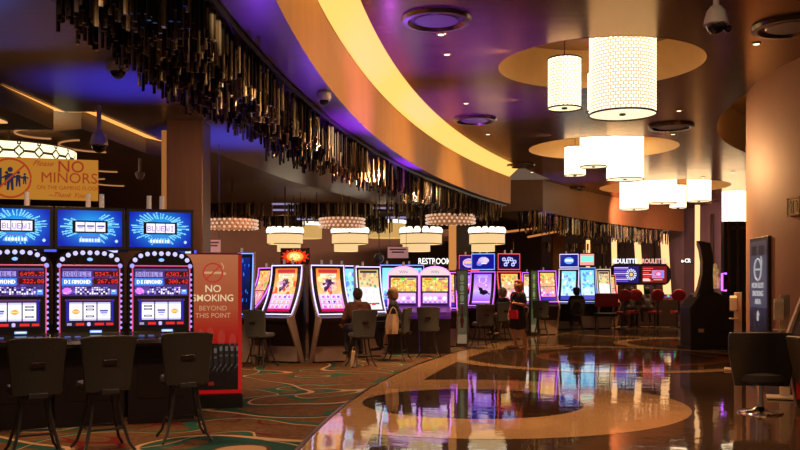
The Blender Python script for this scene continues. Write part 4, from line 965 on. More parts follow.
# farther machines
curved((PX(547, 26.8), 26.8, 0), rad(4), 'machine with bright orange and pink screen right of the second poster post', art_tall('mix', 11), LED_PURPLE, W=.60, H=1.98, lean=.30, zb=1.02)
curved((PX(530, 28.2), 28.2, 0), rad(-8), 'machine with cream screen half hidden behind the second poster post', art_tall('white', 12), LED_PURPLE, W=.55, H=1.95, lean=.3)
curved((PX(569, 30), 30, 0), rad(-18), 'white-lit curved machine farthest left of the bluish-white trio', art_tall('cyan', 21), LED_WHITE, W=.72, H=2.1, lean=.45, topper=art_panel('blue', 4), tled=LED_WHITE)
curved((PX(587, 30.4), 30.4, 0), rad(0), 'cyan-white machine in the middle of the trio, under a pink and teal topper', art_tall('cyan', 22), LED_BLUE, W=.62, H=2.15, lean=.3, topper=art_panel('pink', 4), tled=None)
curved((PX(603.5, 30.6), 30.6, 0), rad(4), 'machine with cream and orange screen at the right end of the bluish-white trio', art_tall('white', 23), em('cream_led', (1, .8, .65), 1.2, False), W=.54, H=2.1, lean=.3, towers=2)
curved((PX(612, 31.8), 31.8, 0), rad(10), 'dark machine squeezed between the trio and the blue roulette screen', art_tall('mix', 24), LED_RED, W=.30, H=1.9, lean=.3)

# ------------------------------------------------------------------ poster posts
def post(px, d, w, H, label, tones):
    t = thing('poster_post', label, 'post', (PX(px, d), d, 0), rad(0)); mb = MB(); mb.box((0, .14, H / 2), (w + .04, .28, H)); mb.build('frame', mat('post_metal', (.16, .12, .09), .3, .6), t, bevel=.01)
    c = Cv(14, 64, tones[0]); R = random.Random(int(px)); c.vgrad(0, 40, tones[0], tones[1])
    for j, y in enumerate((4, 13, 22)): c.ell(7, y + 2, 3.4, 3, tones[2]); c.rect(4, y + 6, 10, y + 7, (.8, .75, .6))
    c.ell(7, 44, 2.6, 7, (.30, .05, .04)); c.rect(6, 31, 8, 40, (.28, .07, .05)); c.rect(0, 56, 14, 64, (.75, .62, .48)); c.rect(2, 50, 12, 53, (.5, .4, .3))
    cv_mesh('poster', c, w - .03, H - .14, attr_mat('poster_backlit', True, .38), t, (0, -.012, .09))
post(462, 21.4, .26, 1.92, 'slim poster post with bottle picture left of the purple cat machine', ((.42, .40, .30), (.28, .26, .2), (.62, .66, .5)))
post(534, 26.6, .20, 2.0, 'slim poster post with green bottle picture right of the standing woman', ((.40, .48, .28), (.3, .32, .2), (.75, .82, .5)))
t = thing('poster_post', 'dark back face of the cabinet row left of the first poster post', 'post', (PX(454, 21.9), 21.9, 0)); mb = MB(); mb.box((0, .2, .95), (.26, .3, 1.9)); mb.build('panel', mat('brown_end_panel', (.11, .06, .05), .5), t); mb = MB(); mb.box((0, .2, .03), (.34, .4, .06)); mb.build('foot', BLK, t)

# ------------------------------------------------------------------ signs
# no smoking panel
d = 10.75; t = thing('no_smoking_panel', 'tall peach to red no smoking panel at the end of the near machine row', 'sign', (PX(213, d), d, .006), rad(14)); w = .70
mb = MB(); mb.box((0, .16, .08), (w + .02, .36, .16)); mb.build('plinth', BLK, t)
mb = MB(); mb.box((0, .15, 1.04), (w, .28, 1.76)); mb.build('body', mat('red_lacquer', (.35, .02, .02), .3), t, bevel=.008)
c = Cv(62, 150); c.vgrad(0, 60, (.88, .52, .34), (.80, .36, .22)); c.vgrad(60, 96, (.80, .34, .20), (.74, .05, .05)); c.vgrad(96, 150, (.10, .04, .04), (.04, .02, .02))
for k, (x, y) in enumerate([(8, 92), (18, 86), (28, 84), (40, 87), (52, 91)]): c.ell(x, y + 3, 4, 9, (.80, .30, .22), .6)
for k in range(9):
    x = 8 + k * 6; y = 98 - (k > 4) * 2; c.rect(x, y, x + 4, y + 22, (.16, .13, .12)); c.rect(x + .5, y + 3, x + 3, y + 8, (.42, .40, .36)); c.rect(x + .5, y + 12, x + 3, y + 14, (.35, .3, .25)); c.line(x + 2, y + 22, x - 4, y + 30, 1, (.32, .3, .28))
c.speck(4, 122, 58, 146, 16, [(.09, .05, .05), (.12, .06, .05)], (1, 3), 5); c.rect(26, 137, 32, 141, (.5, .12, .08))
c.rect(0, 0, 2, 150, (.62, .10, .08)); c.rect(58, 0, 62, 150, (.80, .12, .10)); c.rect(0, 146, 62, 150, (.75, .05, .06))
cv_mesh('printed_face', c, w, 1.72, BACKLIT, t, (0, -.002, .18))
INKW = em('cream_letters', (.95, .72, .42), .8, False); INKR = em('sign_red', (.62, .04, .03), .7, False)
text('lettering', 'NO', .125, INKW, (.0, -.012, 1.475), t, off=.0012); text('lettering', 'SMOKING', .118, INKW, (.0, -.012, 1.36), t, off=.0012, sx=.95)
text('lettering', 'BEYOND', .085, em('peach_letters', (.85, .45, .25), .6, False), (.0, -.012, 1.235), t); text('lettering', 'THIS POINT', .085, em('peach_letters', (.85, .45, .25), .6), (.0, -.012, 1.145), t, sx=.95)
mb = MB(); mb.tube([(.115 * math.cos(a), -.01, 1.675 + .115 * math.sin(a)) for a in ds(0, 2 * PI, 32)[:-1]], .0095, 6, True); mb.tube([(-.08, -.01, 1.595), (.08, -.01, 1.755)], .0085, 6); mb.build('prohibition_ring', INKR, t)
mb = MB(); mb.box((-.01, -.006, 1.675), (.22, .006, .028)); mb.box((.14, -.006, 1.665), (.03, .006, .03)); mb.tube([(.11, -.006, 1.70), (.13, -.006, 1.75), (.10, -.006, 1.80)], .006, 5); mb.build('cigarette_symbol', em('cigarette_ink', (.88, .42, .2), .7, False), t)
# no minors banner
d = 10.75; w = 1.50; t = thing('no_minors_sign', 'orange no minors sign on a post above the near slot machines', 'sign', (PX(34, d), d, 0), rad(16)); z0, z1 = PZ(199.5, d), PZ(158, d)
YEL = em('amber_sign_face', (.74, .29, .03), .60, False); DRED = em('maroon_ink', (.55, .055, .02), .55, False)
mb = MB(); mb.box((0, .03, (z0 + z1) / 2), (w, .05, z1 - z0)); mb.build('board', mat('amber_board', (.5, .25, .04), .4), t)
mb = MB(); mb.box((0, .0, (z0 + z1) / 2), (w, .01, z1 - z0)); mb.build('face', YEL, t)
zc = (z0 + z1) / 2
for s, sz, x, z, k, sh in [('NO', .205, .43, .155, .001, 0), ('MINORS', .185, .41, .015, .0, 0), ('ON THE GAMING FLOOR', .07, .40, -.105, .0, 0)]:
    text('lettering', s, sz, DRED, (x, -.012, zc + z), t, off=k, sx=.98 if sz > .1 else .92)
text('lettering', 'Please', .095, DRED, (.10, -.012, zc + .19), t, shear=.5, rz=0); text('lettering', '~Thank You~', .085, DRED, (.40, -.012, zc - .195), t, shear=.5)
cx_ = -.27; mb = MB(); mb.tube([(cx_ + .235 * math.cos(a), -.012, zc + .235 * math.sin(a)) for a in ds(0, 2 * PI, 40)[:-1]], .013, 6, True); mb.tube([(cx_ - .16, -.012, zc - .16), (cx_ + .16, -.012, zc + .16)], .012, 6); mb.build('prohibition_ring', em('ring_red', (.6, .07, .02), .6, False), t)
NAVY = em('navy_ink', (.05, .05, .12), .35, False)
mb = MB(); mb.box((cx_ - .17, -.01, zc + .01), (.15, .008, .22))
for x, s in ((0.0, 1.15), (.09, .8), (-.04, .72), (.165, .55)):
    mb.ball((cx_ + x, -.012, zc + .09 * s), .028 * s, 10, (1, .25, 1)); mb.prism([(cx_ + x - .03 * s, zc + .05 * s), (cx_ + x + .03 * s, zc + .05 * s), (cx_ + x + .035 * s, zc - .13 * s), (cx_ + x + .012 * s, zc - .13 * s), (cx_ + x, zc - .03 * s), (cx_ + x - .012 * s, zc - .13 * s), (cx_ + x - .035 * s, zc - .13 * s)], -.014, -.008, 'y'); mb.tube([(cx_ + x - .075 * s, -.011, zc + .0), (cx_ + x, -.011, zc + .045 * s), (cx_ + x + .075 * s, -.011, zc)], .009, 5)
mb.build('family_symbol', NAVY, t)
for x in (-.06, .62): mb = MB(); mb.cone((x, .06, 0), (x, .06, z0 + .1), .016, .016, 8); mb.build('post', DGREY, t)
# small pink notices
for px, py, d, w, h, top, lb in [(398, 252.5, 21, .50, .27, 4.2, 'small pink notice hanging in front of the middle tiered chandeliers'), (213.5, 246, 14, .22, .20, 3.8, 'small pink notice right above the no smoking panel')]:
    p = P(px, py, d); t = thing('notice', lb, 'sign', p); mb = MB(); mb.box((0, .01, 0), (w, .02, h)); mb.build('board', mat('pink_notice', (.75, .45, .42), .5, em=(.9, .45, .45), es=.28), t)
    for k in range(2): mb = MB(); mb.box((0, -.003, h * (.28 - .25 * k)), (w * (.8 - .2 * k), .006, h * .12)); mb.build('text_line', mat('maroon_print', (.25, .05, .07), .5), t)
    mb = MB(); [mb.cone((s * w * .4, .01, h / 2), (s * w * .4, .01, top - p.z), .005, .005, 5) for s in (-1, 1)]; mb.build('wire', DGREY, t)
p = P(379, 258, 20); t = thing('globe_fixture', 'round grey fixture beside the pink hanging notice', 'lamp', p); mb = MB(); mb.ball((0, 0, 0), .12, 12); mb.build('globe', mat('grey_glass', (.12, .15, .16), .2), t, smooth=True); mb = MB(); mb.cone((0, 0, .1), (0, 0, 4.2 - p.z), .012, .012, 6); mb.build('stem', DGREY, t)
def letters(name, s, px, py, d, size, m, label, sx=1, align='LEFT', off=.006, back=True):
    p = P(px, py, d); t = thing(name, label, 'sign', p); text('lettering', s, size, m, (0, -.03, 0), t, align=align, sx=sx, off=off, ext=.02)
    if back: mb = MB(); mb.box((len(s) * size * .33 * sx, .02, -size * .42), (len(s) * size * .66 * sx, .03, .03)); mb.build('rail', BLK, t)
    return t
letters('restrooms_sign', 'RESTROOMS', 418, 261.5, 27.5, .265, em('white_letters', (1, .95, .9), 1.5, False), 'glowing white restrooms lettering left of the amber post', .76, off=.003)
# roulette lettering and displays
letters('roulette_sign', 'ROULETTE', 612.5, 261.3, 36, .27, em('white_blue_letters', (.8, .82, 1), 1.6, False), 'white roulette lettering above the blue screen', .78, off=.003)
letters('roulette_sign', 'ROULETTE', 641.5, 261.3, 36, .27, em('red_letters', (1, .45, .38), 1.1, False), 'red roulette lettering above the red screen', .78, off=.003)
letters('wall_lettering', 'e-CR', 681, 260.8, 34.5, .22, em('white_letters', (1, .95, .9), 1.5, False), 'white glowing lettering on the mauve wall, cut off by the tallest amber slot', .8, off=.003)
def art_roul(kind):
    c = Cv(60, 34, (.10, .04, .40) if kind else (.45, .02, .05))
    if kind:
        for k in range(9): c.line(0, 3 + k * 4, 34, 3 + k * 4, 1.6, (.45, .3, .95) if k % 3 else (.85, .75, 1))
        c.ell(42, 17, 13, 12, (.85, .88, 1)); 
        for k in range(14): a = 2 * PI * k / 14; c.line(42 + 9 * math.cos(a), 17 + 8 * math.sin(a), 42 + 12.5 * math.cos(a), 17 + 12 * math.sin(a), 2, (.1, .05, .3))
        c.ell(42, 17, 7, 6.5, (.12, .05, .25)); c.ell(42, 17, 4.5, 4.2, (.95, .72, .45))
    else:
        for k in range(7): c.line(3, 4 + k * 4.4, 26 - (k % 3) * 5, 4 + k * 4.4, 1.8, (1, .7, .65) if k % 2 else (.95, .25, .25))
        c.rect(24, 8, 54, 25, (.75, .5, .75)); c.ell(40, 16, 8, 6, (.95, .2, .35)); c.ell(40, 16, 5, 3.6, (.8, .75, .95)); c.rect(46, 10, 53, 23, (.5, .5, .9)); c.rect(28, 27, 50, 29, (1, .6, .4)); c.rect(2, 27, 20, 31, (1, .8, .75))
    return c
for px, kd, lb in [(625, 1, 'blue roulette display with a wheel, in a black rounded frame'), (655.5, 0, 'red roulette display in a black rounded frame')]:
    d = 35.6; p = P(px, 274.5, d); t = thing('roulette_display', lb, 'screen', p); s = -1 if kd else 1; hw, hh = .63, .43
    pts = [(-s * hw, -hh), (s * .35, -hh)] + [(s * (.35 + .30 * math.sin(rad(a))), -hh * math.cos(rad(a))) for a in ds(0, 180, 12)[1:-1]] + [(s * .35, hh), (-s * hw, hh)]
    mb = MB(); mb.prism(pts, 0, .12, 'y'); mb.build('frame', BLKG, t); cv_mesh('screen', art_roul(kd), 1.0, .66, SCREEN, t, (-s * .05, -.012, -.33))
    mb = MB(); [mb.box((x, .16, 0), (.06, .06, 2 * p.z * .0 + .6)) for x in (-.3, .3)]; mb.cone((0, .16, -.2), (0, .16, -p.z), .06, .08, 10); mb.build('stand', DEEP, t)
# roulette terminals
for i, (px, d, lb) in enumerate([(645, 32.6, 'dark roulette terminal with green lights between the two round chairs'), (666, 32.6, 'dark roulette terminal with green lights left of the rightmost red chair'), (624, 32.8, 'dark roulette terminal with cyan light below the blue roulette screen')]):
    t = thing('roulette_terminal', lb, 'terminal', (PX(px, d), d, 0)); mb = MB(); mb.prism([(-.3, 0), (.3, 0), (.3, .85), (.1, 1.15), (-.3, 1.0)], -.36, .36, 'x'); mb.build('cabinet', DEEP, t, bevel=.02)
    for k in range(3): mb = MB(); mb.ball((-.24 + .24 * k, -.28, 1.06 + .07 * (k % 2)), .05, 8); mb.build('indicator', em('green_indicator' if i < 2 else 'cyan_indicator', (.1, .9, .3) if i < 2 else (.2, .8, .9), .9, False), t)
    cv_mesh('screen', art_panel('deck', i), .6, .22, SCREEN, t, (0, -.16, 1.04), rx=rad(-50))
# far green/cyan lamps near the black stool
# ------------------------------------------------------------------ black cabinet with sickle-shaped back on the right
d = 20.6; t = thing('sickle_back_terminal', 'black gaming terminal seen from behind, with tall curved sickle back', 'gaming machine', (0, d, 0))
def q(px, py): return (PX(px, d), PZ(py, d))
Kp = mat('charcoal_cabinet', (.02, .016, .013), .4)
mb = MB(); mb.prism([q(690.5, 350), q(733, 348), q(732, 300), q(716, 292), q(700, 294), q(690, 308)], 0, .75, 'y'); mb.build('base_cabinet', Kp, t, bevel=.02)
bl = [q(699.5, 240.5), q(711, 242.5), q(713.5, 252), q(714.5, 262), q(714, 274), q(714.5, 290), q(716, 296), q(698, 298), q(701.5, 286), q(703.8, 272), q(703.5, 258), q(702, 248)]
mb = MB(); mb.prism(bl, .05, .26, 'y'); mb.build('curved_back', Kp, t, bevel=.015)
ed = [q(701, 243), q(703.3, 250), q(705, 262), q(704.6, 274), q(702, 286), q(698, 297)]
mb = MB(); mb.strip([(x - .04, .04, z) for x, z in ed], [(x - .035, .25, z) for x, z in ed]); mb.build('lit_inner_edge', mat('lit_edge_tan', (.5, .3, .16), .45), t)  # tan strip paints the lit inner edge of the curved back
mb = MB(); mb.box((PX(709, d), .3, .03), (PX(729, d) - PX(687, d), 1.0, .06)); mb.build('plinth', BLK, t)
mb = MB(); mb.box((PX(701, d), -.012, PZ(330.5, d)), (.13, .01, .085)); mb.build('label_plate', mat('pale_label', (.55, .42, .35), .5), t)
# machine behind with gold figure and purple trim
d = 22.5; t = thing('slot_machine', 'machine with golden figure and purple bracket light behind the sickle-backed terminal', 'slot machine', (PX(720, d), d, 0))
mb = MB(); mb.box((.05, .45, .6), (.5, .5, 1.2)); mb.build('cabinet', DEEP, t)
GLD = mat('gilt_figure', (.75, .5, .18), .3, .6, em=(.9, .55, .2), es=.25)
z = PZ(289, d); mb = MB(); mb.lathe([(.0001, 0), (.12, .02), (.14, .14), (.11, .28), (.07, .36), (.10, .42), (.10, .50), (.05, .56), (.06, .62), (.0001, .68)], 16, (-.02, .3, z)); mb.ball((-.10, .28, z + .2), .06, 8); mb.ball((.08, .28, z + .24), .06, 8); mb.ball((-.02, .2, z + .12), .07, 8); mb.build('figure', GLD, t, smooth=True)
x0, x1 = PX(723.5, d) - PX(720, d), PX(728, d) - PX(720, d); za, zb_ = PZ(290.5, d), PZ(273.5, d)
mb = MB(); mb.tube([(x1, .1, zb_), (x0, .1, zb_), (x0, .1, za), (x1, .1, za)], .028, 6); mb.build('neon_bracket', LED_PURPLE, t)
mb = MB(); mb.box((x1, .2, z * .5 + .1), (.2, .1, z + .2)); mb.build('side_panel', DEEP, t)

# ------------------------------------------------------------------ right wall fittings
def wall_hit(px, lift=0):
    s = (px - 400) / F; r = WR + lift; a = s * s + 1; b_ = -2 * (s * WC[0] + WC[1]); c_ = WC[0] ** 2 + WC[1] ** 2 - r * r
    D = max(0, b_ * b_ - 4 * a * c_); dd = (-b_ - math.sqrt(D)) / (2 * a); return (s * dd, dd)
def wall_at(deg, lift=0): return (WC[0] + (WR + lift) * math.cos(rad(deg)), WC[1] + (WR + lift) * math.sin(rad(deg)))
pa = wall_hit(750, .04); pb = wall_hit(768.5, .04); mid = ((pa[0] + pb[0]) / 2, (pa[1] + pb[1]) / 2); L_ = math.hypot(pa[0] - pb[0], pa[1] - pb[1])
nrm = (-(pb[1] - pa[1]), (pb[0] - pa[0])); nrm = nrm if nrm[0] < 0 else (-nrm[0], -nrm[1])
t = thing('wall_poster', 'tall blue-grey no smoking poster in a dark frame on the round brown wall', 'sign', (mid[0], mid[1], 0), face(*nrm)); z0, z1 = PZ(336, mid[1]), PZ(241, mid[1])
mb = MB(); mb.box((0, .03, (z0 + z1) / 2), (L_, .07, z1 - z0 + .12)); mb.build('frame', DEEP, t, bevel=.01)
c = Cv(30, 80, (.36, .38, .46)); c.vgrad(0, 12, (.42, .36, .40), (.3, .27, .33)); c.rect(3, 4, 12, 12, (.05, .06, .10)); c.rect(16, 4, 26, 12, (.05, .06, .10)); c.vgrad(56, 80, (.16, .20, .30), (.07, .09, .14)); c.speck(2, 60, 28, 79, 14, [(.25, .3, .5), (.4, .25, .2)], (1, 2), 3)
cv_mesh('print', c, L_ - .10, z1 - z0, attr_mat('poster_print', True, .36), t, (0, -.012, z0))
WI = em('poster_white', (.75, .72, .75), .5, False); h = z1 - z0
mb = MB(); mb.tube([(.17 * math.cos(a), -.018, z0 + .70 * h + .17 * math.sin(a)) for a in ds(0, 2 * PI, 28)[:-1]], .014, 6, True); mb.box((0, -.018, z0 + .70 * h), (.24, .008, .03)); mb.tube([(.17, -.018, z0 + .7 * h), (.2, -.018, z0 + .7 * h + .12), (.16, -.018, z0 + .7 * h + .2)], .012, 5); mb.build('cigarette_symbol', WI, t)
for k, s in enumerate(('NON SLOT', 'SMOKING', 'AREA')): text('lettering', s, .12, WI, (0, -.02, z0 + (.53 - .085 * k) * h), t, off=.001)
mb = MB(); mb.prism([(-.05, z0 + .16 * h), (.03, z0 + .16 * h), (.03, z0 + .22 * h), (.08, z0 + .22 * h), (0, z0 + .27 * h), (-.05, z0 + .24 * h)], -.02, -.014, 'y'); mb.build('arrow_symbol', WI, t)
pa = wall_hit(795.5, .0); n_ = (pa[0] - WC[0], pa[1] - WC[1]); t = thing('restroom_plaque', 'small brass pictogram plaque high on the round brown wall', 'sign', (pa[0], pa[1], PZ(206.5, pa[1])), face(*n_))
PW = .32; mb = MB(); mb.box((0, -.015, 0), (PW, .03, .27)); mb.build('plate', mat('brass_plaque', (.75, .55, .28), .35, .3), t, bevel=.006)
mb = MB()
for x in (-.07, .07): mb.ball((x, -.034, .07), .022, 8, (1, .3, 1)); mb.prism([(x - .035, .04), (x + .035, .04), (x + .02, -.09), (x - .02, -.09)], -.038, -.03, 'y')
mb.box((0, -.034, -.005), (.008, .008, .2)); mb.build('pictograms', mat('bronze_ink', (.22, .13, .06), .4), t)
mb = MB(); [mb.box(c_, s_) for c_, s_ in (((0, -.034, .125), (PW, .012, .018)), ((0, -.034, -.125), (PW, .012, .018)), ((-PW / 2 + .01, -.034, 0), (.018, .012, .27)), ((PW / 2 - .01, -.034, 0), (.018, .012, .27)))]; mb.build('rim', BRASS, t)
CRM = mat('cream_plastic', (.80, .66, .50), .4)
def sanit(px, d, H, label, rz):
    t = thing('sanitizer_stand', label, 'dispenser', (PX(px, d), d, 0), rz)
    mb = MB(); mb.box((.05, .05, H / 2), (.13, .03, H)); mb.build('post', CRM, t, bevel=.006); mb = MB(); mb.box((0, .02, .02), (.36, .34, .03)); mb.build('foot', CRM, t, bevel=.006)
    mb = MB(); mb.prism([(-.11, H - .32), (.0, H - .34), (.035, H - .34), (.035, H - .06), (-.06, H - .06), (-.11, H - .1)], -.09, .03, 'x'); mb.build('dispenser', mat('white_plastic', (.88, .76, .62), .35), t, bevel=.012)
    mb = MB(); mb.box((-.03, -.08, H - .24), (.05, .012, .07)); mb.build('window', DGREY, t)
    mb = MB(); mb.box((-.02, -.04, H - .47), (.16, .15, .015)); mb.build('drip_tray', CRM, t)
sanit(735, 15.6, 1.40, 'cream hand sanitizer stand beside the doorway, seen behind the lounge stool', rad(-20))
sanit(781, 11.7, 1.40, 'cream hand sanitizer stand by the round wall, right of the poster', rad(-20))
# red machine at right edge
t = thing('slot_machine', 'slot machine with pale slanting leg and red panel at the right edge', 'slot machine', (PX(834, 10.7), 10.7, 0), rad(-62))
mb = MB(); mb.prism([(-.1, 0), (.3, 0), (.35, 1.7), (.1, 1.7), (-.35, .9), (-.45, .82), (-.4, .74)], -.35, .35, 'x'); mb.build('cabinet', DEEP, t)
for s in (-1, 1): mb = MB(); mb.prism([(.05, 1.68), (.13, 1.68), (-.33, .86), (-.12, 0), (-.22, 0), (-.44, .84)], s * .37 - .015, s * .37 + .015, 'x'); mb.build('side_panel', SIDE, t)
mb = MB(); mb.box((0, -.28, .36), (.6, .06, .5)); mb.build('lower_panel', mat('red_panel', (.40, .015, .02), .35), t); mb = MB(); mb.box((0, -.46, .82), (.68, .16, .10)); mb.build('button_deck', mat('red_deck', (.30, .015, .02), .35), t, bevel=.01)
cv_mesh('screen', art_tall('mix', 31), .6, .7, SCREEN, t, (0, -.25, .95), rx=rad(-30))

# ------------------------------------------------------------------ people
SKIN = mat('warm_skin', (.50, .26, .16), .5); SKIN2 = mat('fair_skin', (.58, .33, .22), .5)
def grow(name, caps, m, parent, voxel=.012, sm=3):
    mb = MB()
    for c in caps:
        if len(c) == 4: mb.caps(Vector(c[0]), Vector(c[1]), c[2], c[3], 12)
        else: mb.ball(c[0], c[1], 14, c[2])
    me = mb.mesh('raw'); o = bpy.data.objects.new('raw', me); COL.objects.link(o)
    r = o.modifiers.new('r', 'REMESH'); r.mode = 'VOXEL'; r.voxel_size = voxel; r.use_smooth_shade = True
    s = o.modifiers.new('s', 'SMOOTH'); s.iterations = sm; s.factor = .5
    me2 = bpy.data.meshes.new_from_object(o.evaluated_get(bpy.context.evaluated_depsgraph_get())); bpy.data.objects.remove(o)
    me2.materials.clear(); me2.materials.append(m); me2.name = name
    q_ = bpy.data.objects.new(name, me2); COL.objects.link(q_); q_.parent = parent; return q_
def hand(w, d, n, curl=.5, side=1):
    """Palm, four unequal bent fingers and a thumb leaving the side of the palm. w wrist, d direction, n palm normal."""
    w = Vector(w); d = Vector(d).normalized(); n = Vector(n); n = (n - d * n.dot(d)).normalized(); s = d.cross(n) * side; out = []
    for k in (-1, -.33, .33, 1): out.append((w + s * .012 * k, w + d * .085 + s * .03 * k, .016, .0125))
    for k, L in zip((-1, -.33, .33, 1), (.055, .070, .076, .068)):
        a = w + d * .085 + s * .03 * k; d1 = (d + n * curl * .7).normalized(); b_ = a + d1 * L * .5; d2 = (d + n * curl * 2.2).normalized(); out += [(a, b_, .0105, .0095), (b_, b_ + d2 * L * .5, .0095, .0078)]
    a = w + d * .03 + s * .028; b_ = a + (d * .5 + s * .8 + n * .3).normalized() * .04; out += [(a, b_, .0135, .0115), (b_, b_ + (d + s * .1 + n * .4).normalized() * .035, .011, .009)]
    return out
def head(c, f, r=.092):
    """Skull, jaw, nose and ears; f is the way the face looks."""
    c = Vector(c); f = Vector(f).normalized(); u = Vector((0, 0, 1)); f2 = f; s = f2.cross(u).normalized()
    o = [(c + u * .02 - f * .012, c + u * .015 + f * .02, r * .93, r * .86), (c - u * .02 + f * .02, c - u * .072 + f * .045, r * .70, r * .38), (c + f * .10 - u * .005, c + f * .118 - u * .028, .010, .014), (c + f * .075 + u * .03, c + f * .105 - u * .01, .012, .011),
         (c + f * .082 - u * .056 + s * .016, c + f * .082 - u * .056 - s * .016, .010, .010)]
    for k in (-1, 1): o += [(c + s * k * r * .9 + u * .015, c + s * k * r * .92 - u * .025, .014, .010), (c + f * .074 + s * k * .03 - u * .015, c + f * .06 + s * k * .045 - u * .03, .016, .014)]
    return o
def face_bits(c, f, parent, eye=(.03, .02, .015)):
    c = Vector(c); f = Vector(f).normalized(); u = Vector((0, 0, 1)); s = f.cross(u).normalized()
    for k in (-1, 1): mb = MB(); mb.ball(c + f * .080 + s * k * .031 + u * .008, .0115, 8); mb.build('eye', mat('eye_dark', eye, .2), parent)
    mb = MB(); mb.caps(c + f * .092 - u * .055 + s * .018, c + f * .092 - u * .055 - s * .018, .0065, .0065, 6); mb.build('mouth', mat('lips', (.35, .08, .07), .5), parent)

# standing woman
f_ = Vector((-.80, -.60, 0)).normalized(); px, d = 518, 20.9
t = thing('person', 'standing woman with red bob in short black dress, walking on the polished floor', 'person', (PX(px, d), d, .004), face(f_.x, f_.y))
hc = (0, -.02, 1.505); hf = (.05, -1, -.22)
legs = [((-.085, .0, .84), (-.088, -.06, .46), .082, .052), ((-.088, -.06, .46), (-.088, -.03, .28), .054, .054), ((-.088, -.03, .28), (-.088, .02, .075), .054, .030),
        ((.085, .0, .84), (.09, .05, .47), .082, .052), ((.09, .05, .47), (.09, .13, .29), .054, .054), ((.09, .13, .29), (.09, .21, .10), .054, .030),
        ((-.088, .035, .045), (-.095, -.12, .028), .036, .026), ((.09, .225, .065), (.095, .09, .030), .034, .026)]
torso = [((-.06, 0, .88), (.06, 0, .88), .115, .115), ((0, .01, .92), (0, 0, 1.10), .125, .115), ((-.05, 0, 1.12), (-.075, 0, 1.25), .10, .095), ((.05, 0, 1.12), (.075, 0, 1.25), .10, .095), ((-.14, 0, 1.30), (.14, 0, 1.30), .058, .058), ((0, 0, 1.30), (0, -.01, 1.43), .058, .050)]
armL = [((.165, 0, 1.29), (.215, .035, 1.05), .050, .040), ((.215, .035, 1.05), (.10, -.17, 1.09), .040, .026)]
armR = [((-.165, 0, 1.29), (-.225, .0, 1.05), .050, .038), ((-.225, .0, 1.05), (-.235, -.08, .83), .038, .025)]
grow('body', legs + torso + armL + armR + head(hc, hf) + hand((.10, -.17, 1.09), (-.75, -.5, .1), (0, -.3, .9), .5, 1) + hand((-.235, -.08, .83), (0, -.15, -1), (.9, .2, 0), .35, 1), SKIN, t, .009, 2)
face_bits(hc, hf, t)
grow('dress', [((-.06, 0, .88), (.06, 0, .88), .135, .135), ((0, .01, .92), (0, 0, 1.10), .142, .130), ((-.05, 0, 1.12), (-.075, 0, 1.25), .116, .108), ((.05, 0, 1.12), (.075, 0, 1.25), .116, .108), ((-.14, 0, 1.30), (.14, 0, 1.30), .068, .068),
               ((.165, 0, 1.29), (.20, .025, 1.13), .066, .060), ((-.165, 0, 1.29), (-.205, 0, 1.13), .066, .060), ((-.075, -.0, .86), (-.085, -.05, .56), .125, .115), ((.075, .0, .86), (.085, .05, .56), .125, .115), ((0, 0, .86), (0, 0, .56), .125, .12)], mat('black_dress', (.012, .010, .012), .75), t, .012)
grow('hair', [((0, .03, 1.565), (0, .045, 1.50), .098, .094), ((-.055, .035, 1.52), (-.065, .02, 1.41), .062, .048), ((.055, .035, 1.52), (.065, .02, 1.41), .062, .048), ((0, .06, 1.50), (0, .06, 1.40), .075, .055), ((-.04, -.035, 1.60), (.04, -.035, 1.60), .040, .040)], mat('red_hair', (.33, .05, .02), .5), t, .010)
for s, p0 in ((-1, (-.092, -.045, .012)), (1, (.093, .16, .016))): mb = MB(); mb.box(p0, (.085, .25, .022)); mb.build('sandal', mat('tan_sandal', (.30, .16, .09), .5), t, bevel=.008)
Mw = Matrix.Translation(t.location) @ Matrix.Rotation(face(f_.x, f_.y), 4, 'Z')
b = thing('handbag', 'bright red crossbody bag hanging in front of the standing woman', 'bag', Mw @ Vector((.03, -.17, .82)), face(f_.x, f_.y))
mb = MB(); mb.prism([(-.135, -.10), (.135, -.10), (.125, .10), (-.125, .10)], -.035, .035, 'y'); mb.build('pouch', mat('red_leather', (.80, .02, .05), .35), b, bevel=.018)
mb = MB(); mb.prism([(-.128, .02), (.128, .02), (.126, .105), (-.126, .105)], -.045, -.032, 'y'); mb.build('flap', mat('red_leather', (.8, .02, .05), .35), b, bevel=.006)
mb = MB(); mb.tube([(-.12, .0, .09), (-.135, .03, .22), (-.09, .0, .42), (.02, .06, .54), (.10, .17, .52)], .008, 6); mb.build('strap', mat('red_leather', (.8, .02, .05), .35), b)
p = Mw @ Vector((.02, -.25, 1.13)); o = MB().box((0, 0, 0), (.075, .012, .145), rx=-.9).build('phone', BLKG, None, bevel=.004); o.location = p; o.rotation_euler = (0, 0, face(f_.x, f_.y)); tag(o, 'black phone in the hand of the standing woman', 'phone')

